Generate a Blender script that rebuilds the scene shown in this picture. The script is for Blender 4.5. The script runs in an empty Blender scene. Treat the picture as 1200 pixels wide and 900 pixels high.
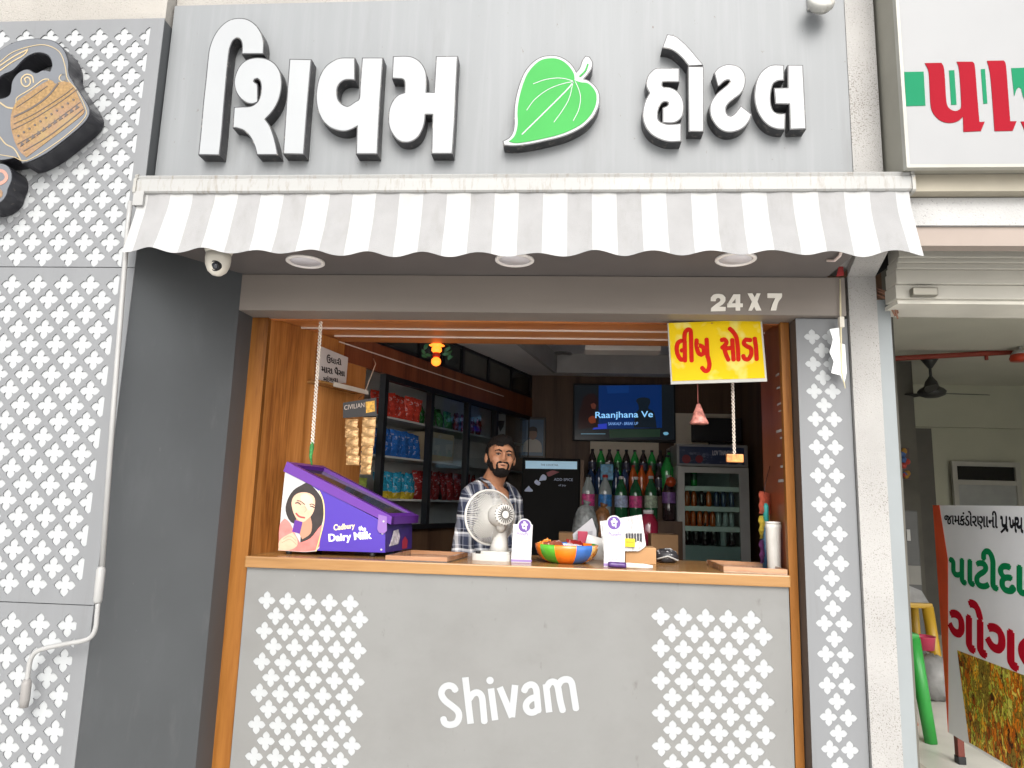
import bpy, bmesh, math, random
from mathutils import Vector, Matrix
from mathutils.geometry import tessellate_polygon
random.seed(7)
SC = bpy.context.scene
COL = SC.collection
# ------------------------------------------------------------------ camera
F = 827.36                                   # focal length in photo pixels (1200 x 900)
PITCH, YAW, ROLL = math.radians(9.3775), math.radians(4.3028), math.radians(1.6688)
CAM = (0.0, -3.2, 1.5)
def _axes():
    cp, sp, cy, sy = math.cos(PITCH), math.sin(PITCH), math.cos(YAW), math.sin(YAW)
    fw = Vector((-sy*cp, cy*cp, sp)); rt = Vector((cy, sy, 0)); up = rt.cross(fw)
    c, s = math.cos(ROLL), math.sin(ROLL)
    return c*rt + s*up, c*up - s*rt, fw
RT, UP, FW = _axes()
cam = bpy.data.cameras.new('camera'); cam.sensor_fit = 'HORIZONTAL'; cam.sensor_width = 36
cam.lens = F/1200*36; cam.clip_start = .05; cam.clip_end = 400
cam_ob = bpy.data.objects.new('camera', cam); COL.objects.link(cam_ob)
m4 = Matrix((( RT.x, UP.x, -FW.x, CAM[0]), (RT.y, UP.y, -FW.y, CAM[1]), (RT.z, UP.z, -FW.z, CAM[2]), (0, 0, 0, 1)))
cam_ob.matrix_world = m4
SC.camera = cam_ob
# ------------------------------------------------------------------ sky, sun, exposure
SUN_EL, SUN_AZ = math.radians(38), math.radians(172)     # azimuth clockwise from +Y
w = bpy.data.worlds.new('World'); SC.world = w; w.use_nodes = True
nt = w.node_tree; bg = nt.nodes['Background']
sky = nt.nodes.new('ShaderNodeTexSky'); sky.sky_type = 'NISHITA'; sky.sun_disc = False
sky.sun_elevation = SUN_EL; sky.sun_rotation = SUN_AZ; sky.air_density = 1.0; sky.dust_density = 4.0; sky.ozone_density = 1.0
hs = nt.nodes.new('ShaderNodeHueSaturation'); hs.inputs['Saturation'].default_value = .25
nt.links.new(sky.outputs[0], hs.inputs['Color']); nt.links.new(hs.outputs[0], bg.inputs[0])
bg.inputs[1].default_value = .15
sl = bpy.data.lights.new('sun', 'SUN'); sl.energy = .7; sl.angle = math.radians(45); sl.color = (1, .965, .91)
so = bpy.data.objects.new('sun', sl); COL.objects.link(so)
sd = Vector((math.sin(SUN_AZ)*math.cos(SUN_EL), math.cos(SUN_AZ)*math.cos(SUN_EL), math.sin(SUN_EL)))
so.rotation_euler = sd.to_track_quat('Z', 'Y').to_euler(); so.location = (2, -8, 9)
SC.view_settings.view_transform = 'Standard'; SC.view_settings.look = 'None'
SC.view_settings.exposure = 1.15; SC.view_settings.gamma = 1
SC.render.engine = 'CYCLES'
SC.cycles.use_denoising = True; SC.cycles.max_bounces = 10; SC.cycles.diffuse_bounces = 6; SC.cycles.transparent_max_bounces = 12
SC.cycles.caustics_reflective = False; SC.cycles.caustics_refractive = False
# ------------------------------------------------------------------ pixels to places
def ray(x, y): return FW + RT*((x-600)/F) - UP*((y-450)/F)
def at(x, y, Y):                              # the point of the plane Y = const seen at photo pixel x, y
    d = ray(x, y); return Vector(CAM) + d*((Y-CAM[1])/d.y)
def atz(x, y, Z):
    d = ray(x, y); return Vector(CAM) + d*((Z-CAM[2])/d.z)
def atp(x, y, p, n):
    d = ray(x, y); n = Vector(n); return Vector(CAM) + d*((Vector(p)-Vector(CAM)).dot(n)/d.dot(n))
def zpx(ox, oy, s, pts): return [(ox+a/s, oy+b/s) for a, b in pts]
# ------------------------------------------------------------------ materials
def lin(r, g, b):
    f = lambda c: (c/255/12.92 if c/255 <= .04045 else ((c/255+.055)/1.055)**2.4)
    return (f(r), f(g), f(b))
MATS = {}
def mat(name, col, rough=.55, var=.08, scale=6, bump=0, bscale=60, metal=0, spec=.4, stretch=(1, 1, 1), emit=None, estr=0, coat=0, alpha=1, trans=0, sheen=0):
    if name in MATS: return MATS[name]
    m = bpy.data.materials.new(name); m.use_nodes = True; t = m.node_tree; p = t.nodes['Principled BSDF']
    p.inputs['Roughness'].default_value = rough; p.inputs['Metallic'].default_value = metal
    p.inputs['Specular IOR Level'].default_value = spec; p.inputs['Coat Weight'].default_value = coat
    p.inputs['Coat Roughness'].default_value = .12
    p.inputs['Alpha'].default_value = alpha; p.inputs['Transmission Weight'].default_value = trans
    tc = t.nodes.new('ShaderNodeTexCoord'); mp = t.nodes.new('ShaderNodeMapping'); mp.inputs['Scale'].default_value = stretch
    t.links.new(tc.outputs['Object'], mp.inputs[0])
    nz = t.nodes.new('ShaderNodeTexNoise'); nz.inputs['Scale'].default_value = scale; nz.inputs['Detail'].default_value = 6
    t.links.new(mp.outputs[0], nz.inputs['Vector'])
    rp = t.nodes.new('ShaderNodeValToRGB'); rp.color_ramp.elements[0].position = .3; rp.color_ramp.elements[1].position = .7
    a = [max(0, c*(1-var)) for c in col]; b = [min(1, c*(1+var)) for c in col]
    rp.color_ramp.elements[0].color = (*a, 1); rp.color_ramp.elements[1].color = (*b, 1)
    t.links.new(nz.outputs['Fac'], rp.inputs[0]); t.links.new(rp.outputs[0], p.inputs['Base Color'])
    if bump:
        n2 = t.nodes.new('ShaderNodeTexNoise'); n2.inputs['Scale'].default_value = bscale; n2.inputs['Detail'].default_value = 4
        t.links.new(tc.outputs['Object'], n2.inputs['Vector'])
        bp = t.nodes.new('ShaderNodeBump'); bp.inputs['Strength'].default_value = bump; bp.inputs['Distance'].default_value = .01
        t.links.new(n2.outputs['Fac'], bp.inputs['Height']); t.links.new(bp.outputs[0], p.inputs['Normal'])
    if emit:
        p.inputs['Emission Color'].default_value = (*emit, 1); p.inputs['Emission Strength'].default_value = estr
    MATS[name] = m
    return m
def nodes_of(m): t = m.node_tree; return t, t.nodes['Principled BSDF']
def add_dirt(m, dark, amount, scale, stretch=(1, 1, 1), lo=.5, hi=.75, detail=8):
    """wear: mixes a second colour over the base through a stretched noise"""
    t, p = nodes_of(m); src = p.inputs['Base Color'].links[0].from_socket
    tc = t.nodes.new('ShaderNodeTexCoord'); mp = t.nodes.new('ShaderNodeMapping'); mp.inputs['Scale'].default_value = stretch
    nz = t.nodes.new('ShaderNodeTexNoise'); nz.inputs['Scale'].default_value = scale; nz.inputs['Detail'].default_value = detail
    nz.inputs['Roughness'].default_value = .65
    t.links.new(tc.outputs['Object'], mp.inputs[0]); t.links.new(mp.outputs[0], nz.inputs['Vector'])
    mr = t.nodes.new('ShaderNodeMapRange'); mr.inputs[1].default_value = lo; mr.inputs[2].default_value = hi; mr.inputs[4].default_value = amount
    t.links.new(nz.outputs['Fac'], mr.inputs[0])
    mx = t.nodes.new('ShaderNodeMix'); mx.data_type = 'RGBA'
    t.links.new(mr.outputs[0], mx.inputs['Factor']); t.links.new(src, mx.inputs['A']); mx.inputs['B'].default_value = (*dark, 1)
    t.links.new(mx.outputs['Result'], p.inputs['Base Color'])
    return m
def plaster(name, col, pit, scale, amount, bump):
    m = mat(name, col, rough=.9, var=.07, scale=4, spec=.2)
    t, p = nodes_of(m); src = p.inputs['Base Color'].links[0].from_socket
    tc = t.nodes.new('ShaderNodeTexCoord')
    vz = t.nodes.new('ShaderNodeTexNoise'); vz.inputs['Scale'].default_value = scale; vz.inputs['Detail'].default_value = 3
    t.links.new(tc.outputs['Object'], vz.inputs['Vector'])
    big = t.nodes.new('ShaderNodeTexNoise'); big.inputs['Scale'].default_value = 2.5; t.links.new(tc.outputs['Object'], big.inputs['Vector'])
    ad = t.nodes.new('ShaderNodeMath'); ad.operation = 'MULTIPLY_ADD'; ad.inputs[1].default_value = .35
    t.links.new(big.outputs['Fac'], ad.inputs[0]); t.links.new(vz.outputs['Fac'], ad.inputs[2])
    mr = t.nodes.new('ShaderNodeMapRange'); mr.inputs[1].default_value = .77; mr.inputs[2].default_value = .86; mr.inputs[4].default_value = amount
    t.links.new(ad.outputs[0], mr.inputs[0])
    mx = t.nodes.new('ShaderNodeMix'); mx.data_type = 'RGBA'
    t.links.new(mr.outputs[0], mx.inputs['Factor']); t.links.new(src, mx.inputs['A']); mx.inputs['B'].default_value = (*pit, 1)
    t.links.new(mx.outputs['Result'], p.inputs['Base Color'])
    bp = t.nodes.new('ShaderNodeBump'); bp.invert = True; bp.inputs['Strength'].default_value = bump; bp.inputs['Distance'].default_value = .006
    t.links.new(ad.outputs[0], bp.inputs['Height']); t.links.new(bp.outputs[0], p.inputs['Normal'])
    return m
def wood(name, c0, c1, c2, axis='z', rough=.42, scale=7, spec=.35):
    if name in MATS: return MATS[name]
    m = bpy.data.materials.new(name); m.use_nodes = True; t = m.node_tree; p = t.nodes['Principled BSDF']
    p.inputs['Roughness'].default_value = rough; p.inputs['Specular IOR Level'].default_value = spec
    tc = t.nodes.new('ShaderNodeTexCoord'); mp = t.nodes.new('ShaderNodeMapping')
    mp.inputs['Scale'].default_value = {'z': (1, 1, .07), 'x': (.07, 1, 1), 'y': (1, .07, 1)}[axis]
    t.links.new(tc.outputs['Object'], mp.inputs[0])
    nz = t.nodes.new('ShaderNodeTexNoise'); nz.inputs['Scale'].default_value = scale; nz.inputs['Detail'].default_value = 8; nz.inputs['Distortion'].default_value = .6
    fi = t.nodes.new('ShaderNodeTexNoise'); fi.inputs['Scale'].default_value = scale*14; fi.inputs['Detail'].default_value = 4
    t.links.new(mp.outputs[0], nz.inputs['Vector']); t.links.new(mp.outputs[0], fi.inputs['Vector'])
    ad = t.nodes.new('ShaderNodeMath'); ad.operation = 'MULTIPLY_ADD'; ad.inputs[1].default_value = .32
    t.links.new(fi.outputs['Fac'], ad.inputs[0]); t.links.new(nz.outputs['Fac'], ad.inputs[2])
    rp = t.nodes.new('ShaderNodeValToRGB'); e = rp.color_ramp.elements
    e[0].position = .46; e[0].color = (*c0, 1); e[1].position = .82; e[1].color = (*c2, 1)
    x = e.new(.6); x.color = (*c1, 1)
    t.links.new(ad.outputs[0], rp.inputs[0]); t.links.new(rp.outputs[0], p.inputs['Base Color'])
    MATS[name] = m
    return m
def glass(name, tint=(1, 1, 1), refl=.5, body=0, bodycol=(.1, .1, .1)):
    """a thin pane: clear with a fresnel reflection"""
    if name in MATS: return MATS[name]
    m = bpy.data.materials.new(name); m.use_nodes = True; t = m.node_tree; t.nodes.clear()
    o = t.nodes.new('ShaderNodeOutputMaterial'); tr = t.nodes.new('ShaderNodeBsdfTransparent'); tr.inputs[0].default_value = (*tint, 1)
    gl = t.nodes.new('ShaderNodeBsdfGlossy'); gl.inputs['Roughness'].default_value = .03
    fr = t.nodes.new('ShaderNodeFresnel'); fr.inputs[0].default_value = 1.45
    mu = t.nodes.new('ShaderNodeMath'); mu.operation = 'MULTIPLY'; mu.inputs[1].default_value = refl*2
    t.links.new(fr.outputs[0], mu.inputs[0])
    mx = t.nodes.new('ShaderNodeMixShader'); t.links.new(mu.outputs[0], mx.inputs[0]); t.links.new(tr.outputs[0], mx.inputs[1]); t.links.new(gl.outputs[0], mx.inputs[2])
    t.links.new(mx.outputs[0], o.inputs[0])
    MATS[name] = m
    return m
# the place's own colours
GREY = mat('grey_composite_panel', (.168, .173, .178), rough=.45, var=.04, scale=3, stretch=(4, 4, .25), spec=.25)
add_dirt(GREY, (.13, .13, .127), .4, 5, (9, 9, .5), .58, .82)
GREYF = mat('grey_fascia_sheet', (.186, .195, .20), rough=.45, var=.03, scale=3, stretch=(3, 3, .4), spec=.28)
add_dirt(GREYF, (.235, .243, .248), .5, 4, (7, 7, .3), .48, .78); add_dirt(GREYF, (.09, .06, .04), .85, 30, (1.4, 1.4, .7), .70, .76, 3); add_dirt(GREYF, (.13, .13, .13), .5, 2.2, (3, 3, .5), .56, .8)
COUNTERGREY = mat('counter_grey_sheet', (.172, .172, .165), rough=.42, var=.035, scale=2.2, spec=.4)
add_dirt(COUNTERGREY, (.14, .138, .132), .5, 9, (1, 1, 1), .6, .8); add_dirt(COUNTERGREY, (.135, .132, .125), .6, 1.6, (1, 1, 1.4), .46, .72); add_dirt(COUNTERGREY, (.10, .095, .085), .7, 11, (1.6, 1, .7), .66, .78, 5); add_dirt(COUNTERGREY, (.24, .24, .235), .5, 40, (1, 1, .5), .73, .8, 3)
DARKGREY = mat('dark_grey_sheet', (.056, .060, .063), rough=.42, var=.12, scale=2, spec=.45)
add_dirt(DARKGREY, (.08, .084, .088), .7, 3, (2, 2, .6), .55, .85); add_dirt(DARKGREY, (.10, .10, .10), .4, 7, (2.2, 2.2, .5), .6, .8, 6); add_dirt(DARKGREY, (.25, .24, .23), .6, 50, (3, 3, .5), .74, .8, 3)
HEADER = mat('taupe_grey_sheet', (.195, .168, .145), rough=.45, var=.06, scale=3, stretch=(.4, 1, 3))
SOFFIT = mat('soffit_grey_sheet', (.11, .098, .092), rough=.55, var=.08, scale=3)
WHITEACP = mat('white_sheet', (.34, .352, .355), rough=.4, var=.02)
WHITE = mat('white_acrylic', (.28, .29, .296), rough=.3, var=.02)
WHITEPL = mat('white_plastic', (.4, .4, .385), rough=.4, var=.04)
IVORY = mat('ivory_plastic', (.62, .58, .50), rough=.45, var=.05)
BLACKSIDE = mat('dark_return_metal', (.035, .035, .038), rough=.4, var=.25, scale=20)
add_dirt(BLACKSIDE, (.22, .2, .17), .8, 45, (1, 1, 1), .56, .75)
BLACK = mat('black_matt', (.012, .012, .013), rough=.5, var=.1)
BLACKGL = mat('black_gloss', (.01, .01, .011), rough=.15, var=.1, spec=.6)
CHROME = mat('brushed_steel', (.5, .5, .5), rough=.3, metal=1, var=.05)
PLASTER = plaster('rough_plaster', (.30, .285, .26), (.15, .14, .12), 160, .6, .6)
PLASTERP = plaster('pitted_pillar_plaster', (.31, .303, .29), (.12, .10, .085), 190, .75, .5)
NEIGHPL = plaster('speckled_beam_plaster', (.37, .368, .36), (.15, .15, .145), 150, .6, .5)
JAMBW = wood('jamb_laminate_darkened', (.10, .032, .006), (.185, .069, .013), (.25, .102, .022), 'z', scale=9, spec=.15)  # wall laminate copied darker, its colour offsetting the stronger light on the jambs
WOOD = wood('orange_brown_laminate', (.19, .062, .014), (.38, .145, .034), (.56, .24, .07))
WOODX = wood('orange_brown_laminate_across', (.24, .07, .018), (.40, .13, .035), (.54, .21, .06), 'x')
WOODTOP = wood('counter_top_laminate', (.19, .088, .024), (.255, .128, .04), (.31, .168, .06), 'x', rough=.22, spec=.5)
WOODDK = wood('dark_brown_laminate', (.06, .032, .02), (.10, .055, .032), (.14, .08, .045), 'z', rough=.5)
WOODRED = wood('red_brown_laminate', (.12, .03, .013), (.2, .055, .022), (.27, .085, .035), 'z', rough=.3)
# ------------------------------------------------------------------ objects
def tag(o, label=None, cat=None, group=None, kind=None):
    for k, v in (('label', label), ('category', cat), ('group', group), ('kind', kind)):
        if v: o[k] = v
    return o
def par(o, p):
    if p is not None:
        o.parent = p; o.matrix_parent_inverse = p.matrix_basis.inverted() if p.parent is None else Matrix.Identity(4)
    return o
def thing(name, label, cat, loc=(0, 0, 0), group=None):
    o = bpy.data.objects.new(name, None); o.location = loc; o.empty_display_size = .05; COL.objects.link(o)
    return tag(o, label, cat, group)
def link(name, me, parent=None, loc=None, rot=None):
    o = bpy.data.objects.new(name, me); COL.objects.link(o)
    if loc is not None: o.location = loc
    if rot is not None: o.rotation_euler = rot
    return par(o, parent)
def copy_thing(src, loc, rotz=None, label=None):
    r = src.copy(); COL.objects.link(r); r.location = loc
    if rotz is not None: r.rotation_euler = (0, 0, rotz)
    if label: r['label'] = label
    for c in src.children:
        k = c.copy(); COL.objects.link(k); k.parent = r
        for g in c.children:
            h = g.copy(); COL.objects.link(h); h.parent = k
    return r
def smooth(pts, sub=5, corner=48, closed=True):
    """rounds a traced outline with Catmull-Rom, keeping its sharp corners"""
    n = len(pts); P = [Vector(p[:2]) for p in pts]; out = []
    def is_corner(i):
        a = P[i]-P[i-1]; b = P[(i+1) % n]-P[i]
        if a.length < 1e-9 or b.length < 1e-9: return True
        return math.degrees(a.angle(b)) > corner
    C = [is_corner(i) for i in range(n)]
    if not closed: C[0] = C[-1] = True
    for i in range(n if closed else n-1):
        p1, p2 = P[i], P[(i+1) % n]
        p0 = 2*p1-p2 if C[i] else P[i-1]
        p3 = 2*p2-p1 if C[(i+1) % n] else P[(i+2) % n]
        k = 1 if (C[i] and C[(i+1) % n]) else sub
        for j in range(k):
            t = j/k
            out.append(.5*((2*p1)+(p2-p0)*t+(2*p0-5*p1+4*p2-p3)*t*t+(3*p1-p0-3*p2+p3)*t**3))
    if not closed: out.append(P[-1])
    return [(v.x, v.y) for v in out]
def offset_poly(pts, d):
    """moves a 2D outline outwards by d"""
    n = len(pts); A = sum(pts[i-1][0]*pts[i][1]-pts[i][0]*pts[i-1][1] for i in range(n)); s = 1 if A > 0 else -1
    out = []
    for i in range(n):
        a = Vector(pts[i-1]); b = Vector(pts[i]); c = Vector(pts[(i+1) % n])
        e1 = (b-a); e2 = (c-b)
        if e1.length < 1e-9: e1 = e2
        if e2.length < 1e-9: e2 = e1
        e1.normalize(); e2.normalize()
        n1 = Vector((e1.y, -e1.x)); n2 = Vector((e2.y, -e2.x)); m = n1+n2
        if m.length < .3: m = n1
        else: m = m/max(.5, (1+n1.dot(n2))) if (1+n1.dot(n2)) > .5 else m.normalized()
        out.append((b.x+s*d*m.x, b.y+s*d*m.y))
    return out
class MB:
    def __init__(s): s.v = []; s.f = []; s.mi = []; s.cur = 0; s.sm = []; s.smooth = False
    def mat(s, i): s.cur = i; return s
    def add(s, vs, fs, sm=None):
        b = len(s.v); s.v += [tuple(v) for v in vs]
        for f in fs: s.f.append([i+b for i in f]); s.mi.append(s.cur); s.sm.append(s.smooth if sm is None else sm)
        return s
    def box(s, x0, x1, y0, y1, z0, z1, M=None):
        vs = [Vector((x, y, z)) for z in (z0, z1) for y in (y0, y1) for x in (x0, x1)]
        if M is not None: vs = [M @ v for v in vs]
        return s.add(vs, [(0, 2, 3, 1), (4, 5, 7, 6), (0, 1, 5, 4), (2, 6, 7, 3), (0, 4, 6, 2), (1, 3, 7, 5)], False)
    def cbox(s, c, d, M=None): return s.box(c[0]-d[0]/2, c[0]+d[0]/2, c[1]-d[1]/2, c[1]+d[1]/2, c[2]-d[2]/2, c[2]+d[2]/2, M)
    def bbox(s, x0, x1, y0, y1, z0, z1, r=.004, M=None):
        """a box with bevelled edges"""
        bm = bmesh.new(); bmesh.ops.create_cube(bm, size=1)
        for v in bm.verts: v.co = Vector(((x0+x1)/2+v.co.x*(x1-x0), (y0+y1)/2+v.co.y*(y1-y0), (z0+z1)/2+v.co.z*(z1-z0)))
        bmesh.ops.bevel(bm, geom=bm.edges[:], offset=r, segments=2, affect='EDGES', profile=.6)
        vs = [(M @ v.co) if M is not None else v.co.copy() for v in bm.verts]; bm.verts.index_update()
        fs = [[v.index for v in f.verts] for f in bm.faces]; bm.free()
        return s.add(vs, fs, False)
    def prism(s, pts3, vec, cap_back=True, sm=False):
        """a planar outline (3D points) thickened by vec"""
        vec = Vector(vec); P = [Vector(p) for p in pts3]; n = len(P); Q = [p+vec for p in P]
        tri = tessellate_polygon([P])
        nrm = Vector((0, 0, 0))
        for i in range(n):
            a, b = P[i], P[(i+1) % n]; nrm += Vector(((a.y-b.y)*(a.z+b.z), (a.z-b.z)*(a.x+b.x), (a.x-b.x)*(a.y+b.y)))
        flip = nrm.dot(vec) > 0
        fs = []
        for t in tri:
            a, b, c = (P[i] for i in t); k = (b-a).cross(c-a)
            t = tuple(t) if k.dot(vec) < 0 else tuple(reversed(t))
            fs.append(t)
            if cap_back: fs.append(tuple(i+n for i in reversed(t)))
        s.add(P+Q, fs, False)
        sides = [(i, i+n, (i+1) % n+n, (i+1) % n) if not flip else (i, (i+1) % n, (i+1) % n+n, i+n) for i in range(n)]
        b = len(s.v)-2*n
        for f in sides: s.f.append([q+b for q in f]); s.mi.append(s.cur); s.sm.append(sm)
        return s
    def tube(s, path, r, seg=8, caps=True, sm=True):
        P = [Vector(p) for p in path]; n = len(P); rs = r if isinstance(r, (list, tuple)) else [r]*n
        vs = []; up = Vector((0, 0, 1)); prev = None
        for i in range(n):
            t = (P[min(i+1, n-1)]-P[max(i-1, 0)])
            if t.length < 1e-9: t = Vector((0, 0, 1))
            t.normalize()
            a = prev if prev is not None else (up if abs(t.z) < .9 else Vector((1, 0, 0)))
            u = (a-t*a.dot(t))
            if u.length < 1e-6: u = t.orthogonal()
            u.normalize(); prev = u; v = t.cross(u)
            for k in range(seg):
                w_ = 2*math.pi*k/seg; vs.append(P[i]+(u*math.cos(w_)+v*math.sin(w_))*rs[i])
        fs = [(i*seg+k, i*seg+(k+1) % seg, (i+1)*seg+(k+1) % seg, (i+1)*seg+k) for i in range(n-1) for k in range(seg)]
        s.add(vs, fs, sm)
        if caps:
            b = len(s.v)-n*seg
            for f in (list(range(seg))[::-1], [(n-1)*seg+k for k in range(seg)]): s.f.append([q+b for q in f]); s.mi.append(s.cur); s.sm.append(False)
        return s
    def lathe(s, prof, c=(0, 0, 0), seg=16, M=None, sm=True, a0=0, a1=None):
        """profile (r, z) turned about Z"""
        n = len(prof); full = a1 is None; a1 = 2*math.pi if full else a1; k = seg if full else seg+1
        vs = []
        for r, z in prof:
            for j in range(k):
                w_ = a0+(a1-a0)*j/seg; v = Vector((r*math.cos(w_), r*math.sin(w_), z))
                if M is not None: v = M @ v
                vs.append(v+Vector(c))
        fs = []
        for i in range(n-1):
            for j in range(seg): j2 = (j+1) % k; fs.append((i*k+j, i*k+j2, (i+1)*k+j2, (i+1)*k+j))
        s.add(vs, fs, sm)
        if full:
            b = len(s.v)-n*k
            if prof[0][0] > 1e-4: s.f.append([b+j for j in range(k)][::-1]); s.mi.append(s.cur); s.sm.append(False)
            if prof[-1][0] > 1e-4: s.f.append([b+(n-1)*k+j for j in range(k)]); s.mi.append(s.cur); s.sm.append(False)
        return s
    def ball(s, c, r, seg=16, ring=10, M=None):
        r = r if isinstance(r, (list, tuple)) else (r, r, r)
        vs = []; fs = []
        for i in range(ring+1):
            th = math.pi*i/ring
            for j in range(seg):
                ph = 2*math.pi*j/seg; v = Vector((r[0]*math.sin(th)*math.cos(ph), r[1]*math.sin(th)*math.sin(ph), r[2]*math.cos(th)))
                if M is not None: v = M @ v
                vs.append(v+Vector(c))
        for i in range(ring):
            for j in range(seg): fs.append((i*seg+j, (i+1)*seg+j, (i+1)*seg+(j+1) % seg, i*seg+(j+1) % seg))
        return s.add(vs, fs, True)
    def mesh(s, name, mats):
        me = bpy.data.meshes.new(name); me.from_pydata(s.v, [], s.f); mats = mats if isinstance(mats, (list, tuple)) else [mats]
        for m in mats: me.materials.append(m)
        me.polygons.foreach_set('material_index', s.mi); me.polygons.foreach_set('use_smooth', s.sm)
        me.validate(); me.update()
        return me
    def obj(s, name, mats, parent=None, loc=None, rot=None): return link(name, s.mesh(name, mats), parent, loc, rot)
def ribbon(path, wd, sub=4, cap=True):
    """outline of a painted stroke of width wd along a 2D path"""
    pts = smooth(path, sub, 75, closed=False) if len(path) > 2 else path
    P = [Vector(p) for p in pts]; n = len(P); L = []; R = []
    for i in range(n):
        t = (P[min(i+1, n-1)]-P[max(i-1, 0)]).normalized(); q = Vector((-t.y, t.x))*wd/2
        L.append(P[i]+q); R.append(P[i]-q)
    out = []
    if cap:
        t = (P[-1]-P[-2]).normalized(); q = Vector((-t.y, t.x)); e = [P[-1]+q*wd/2*math.cos(a)+t*wd/2*.75*math.sin(a) for a in (math.pi*.25, math.pi*.5, math.pi*.75)]
        t = (P[0]-P[1]).normalized(); q = Vector((-t.y, t.x)); b = [P[0]+q*wd/2*math.cos(a)+t*wd/2*.75*math.sin(a) for a in (math.pi*.25, math.pi*.5, math.pi*.75)]
        out = L+e+R[::-1]+b
    else: out = L+R[::-1]
    return [(v.x, v.y) for v in out]
def disc2(c, r, n=20, ry=None): return [(c[0]+r*math.cos(2*math.pi*i/n), c[1]+(ry or r)*math.sin(2*math.pi*i/n)) for i in range(n)]
_FC = {}
def font_mesh(s, off=0, space=1):
    k = (s, off, space)
    if k in _FC: return _FC[k]
    c = bpy.data.curves.new('lettering', 'FONT'); c.body = s; c.size = 1; c.offset = off; c.extrude = .5; c.resolution_u = 4; c.space_character = space
    o = bpy.data.objects.new('lettering', c); COL.objects.link(o)
    dg = bpy.context.evaluated_depsgraph_get(); me = bpy.data.meshes.new_from_object(o.evaluated_get(dg))
    vs = [v.co.copy() for v in me.vertices]; fs = [list(p.vertices) for p in me.polygons]
    bpy.data.objects.remove(o); bpy.data.curves.remove(c); bpy.data.meshes.remove(me)
    x0, x1 = min(v.x for v in vs), max(v.x for v in vs); y0, y1 = min(v.y for v in vs), max(v.y for v in vs)
    vs = [((v.x-x0)/(x1-x0), (v.y-y0)/(y1-y0), v.z+.5) for v in vs]
    _FC[k] = (vs, fs); return _FC[k]
def lettering(b, s, quad, thick=.002, off=0, bold=0, space=1):
    """puts a line of lettering on the world quad TL, TR, BR, BL (bold: extra copies shifted by that share of the width)"""
    TL, TR, BR, BL = (Vector(q) for q in quad); n = (BL-TL).cross(TR-TL); n.normalize()
    vs, fs = font_mesh(s, off, space)
    sh = [(0, 0)] if not bold else [(0, 0), (bold, 0), (-bold, 0), (0, bold*3), (0, -bold*3)]
    for i, (du, dv) in enumerate(sh):
        out = []
        for u, v, z in vs:
            u += du; v += dv
            out.append(BL.lerp(BR, u).lerp(TL.lerp(TR, u), v)+n*(thick*(1+.06*i))*z)
        b.add(out, fs, False)
    return b
def pxquad(f, x0, y0, x1, y1, x2, y2, x3, y3): return [f(x0, y0), f(x1, y1), f(x2, y2), f(x3, y3)]
# ================================================================== SETTING
CONC = mat('concrete_paving', (.70, .69, .67), rough=.85, var=.08, scale=3, bump=.3, bscale=40)
def sheet(name, x0, x1, y0, y1, z, m):
    return tag(MB().add([(x0, y0, z), (x1, y0, z), (x1, y1, z), (x0, y1, z)], [(0, 1, 2, 3)]).obj(name, m), kind='structure')
sheet('ground', -150, 150, -150, 150, -.004, CONC)
YF, YL, YB = -.48, -.54, 0.0          # sign fascia, lattice cladding, shop front plane
ZS = 2.505                            # soffit height
# ------------------------------------------------------------------ shop building
shop = thing('shop_building', 'grey clad shop building with a deep open serving counter', 'building', (0, 0, 0))
MB().box(-3.4, 1.245, -.29, .0, ZS+.05, 4.4).obj('upper_wall', PLASTER, shop)
MB().box(-3.4, -1.775, YL+.02, -.30, 3.535, 4.4).obj('upper_wall', PLASTER, shop)
MB().box(-1.77, 1.13, YF+.022, -.30, 3.60, 4.4).obj('upper_wall', PLASTER, shop)
MB().box(-3.4, -1.768, YL+.0072, -.30, 0, 3.528).obj('cladding_box', DARKGREY, shop)
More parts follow.
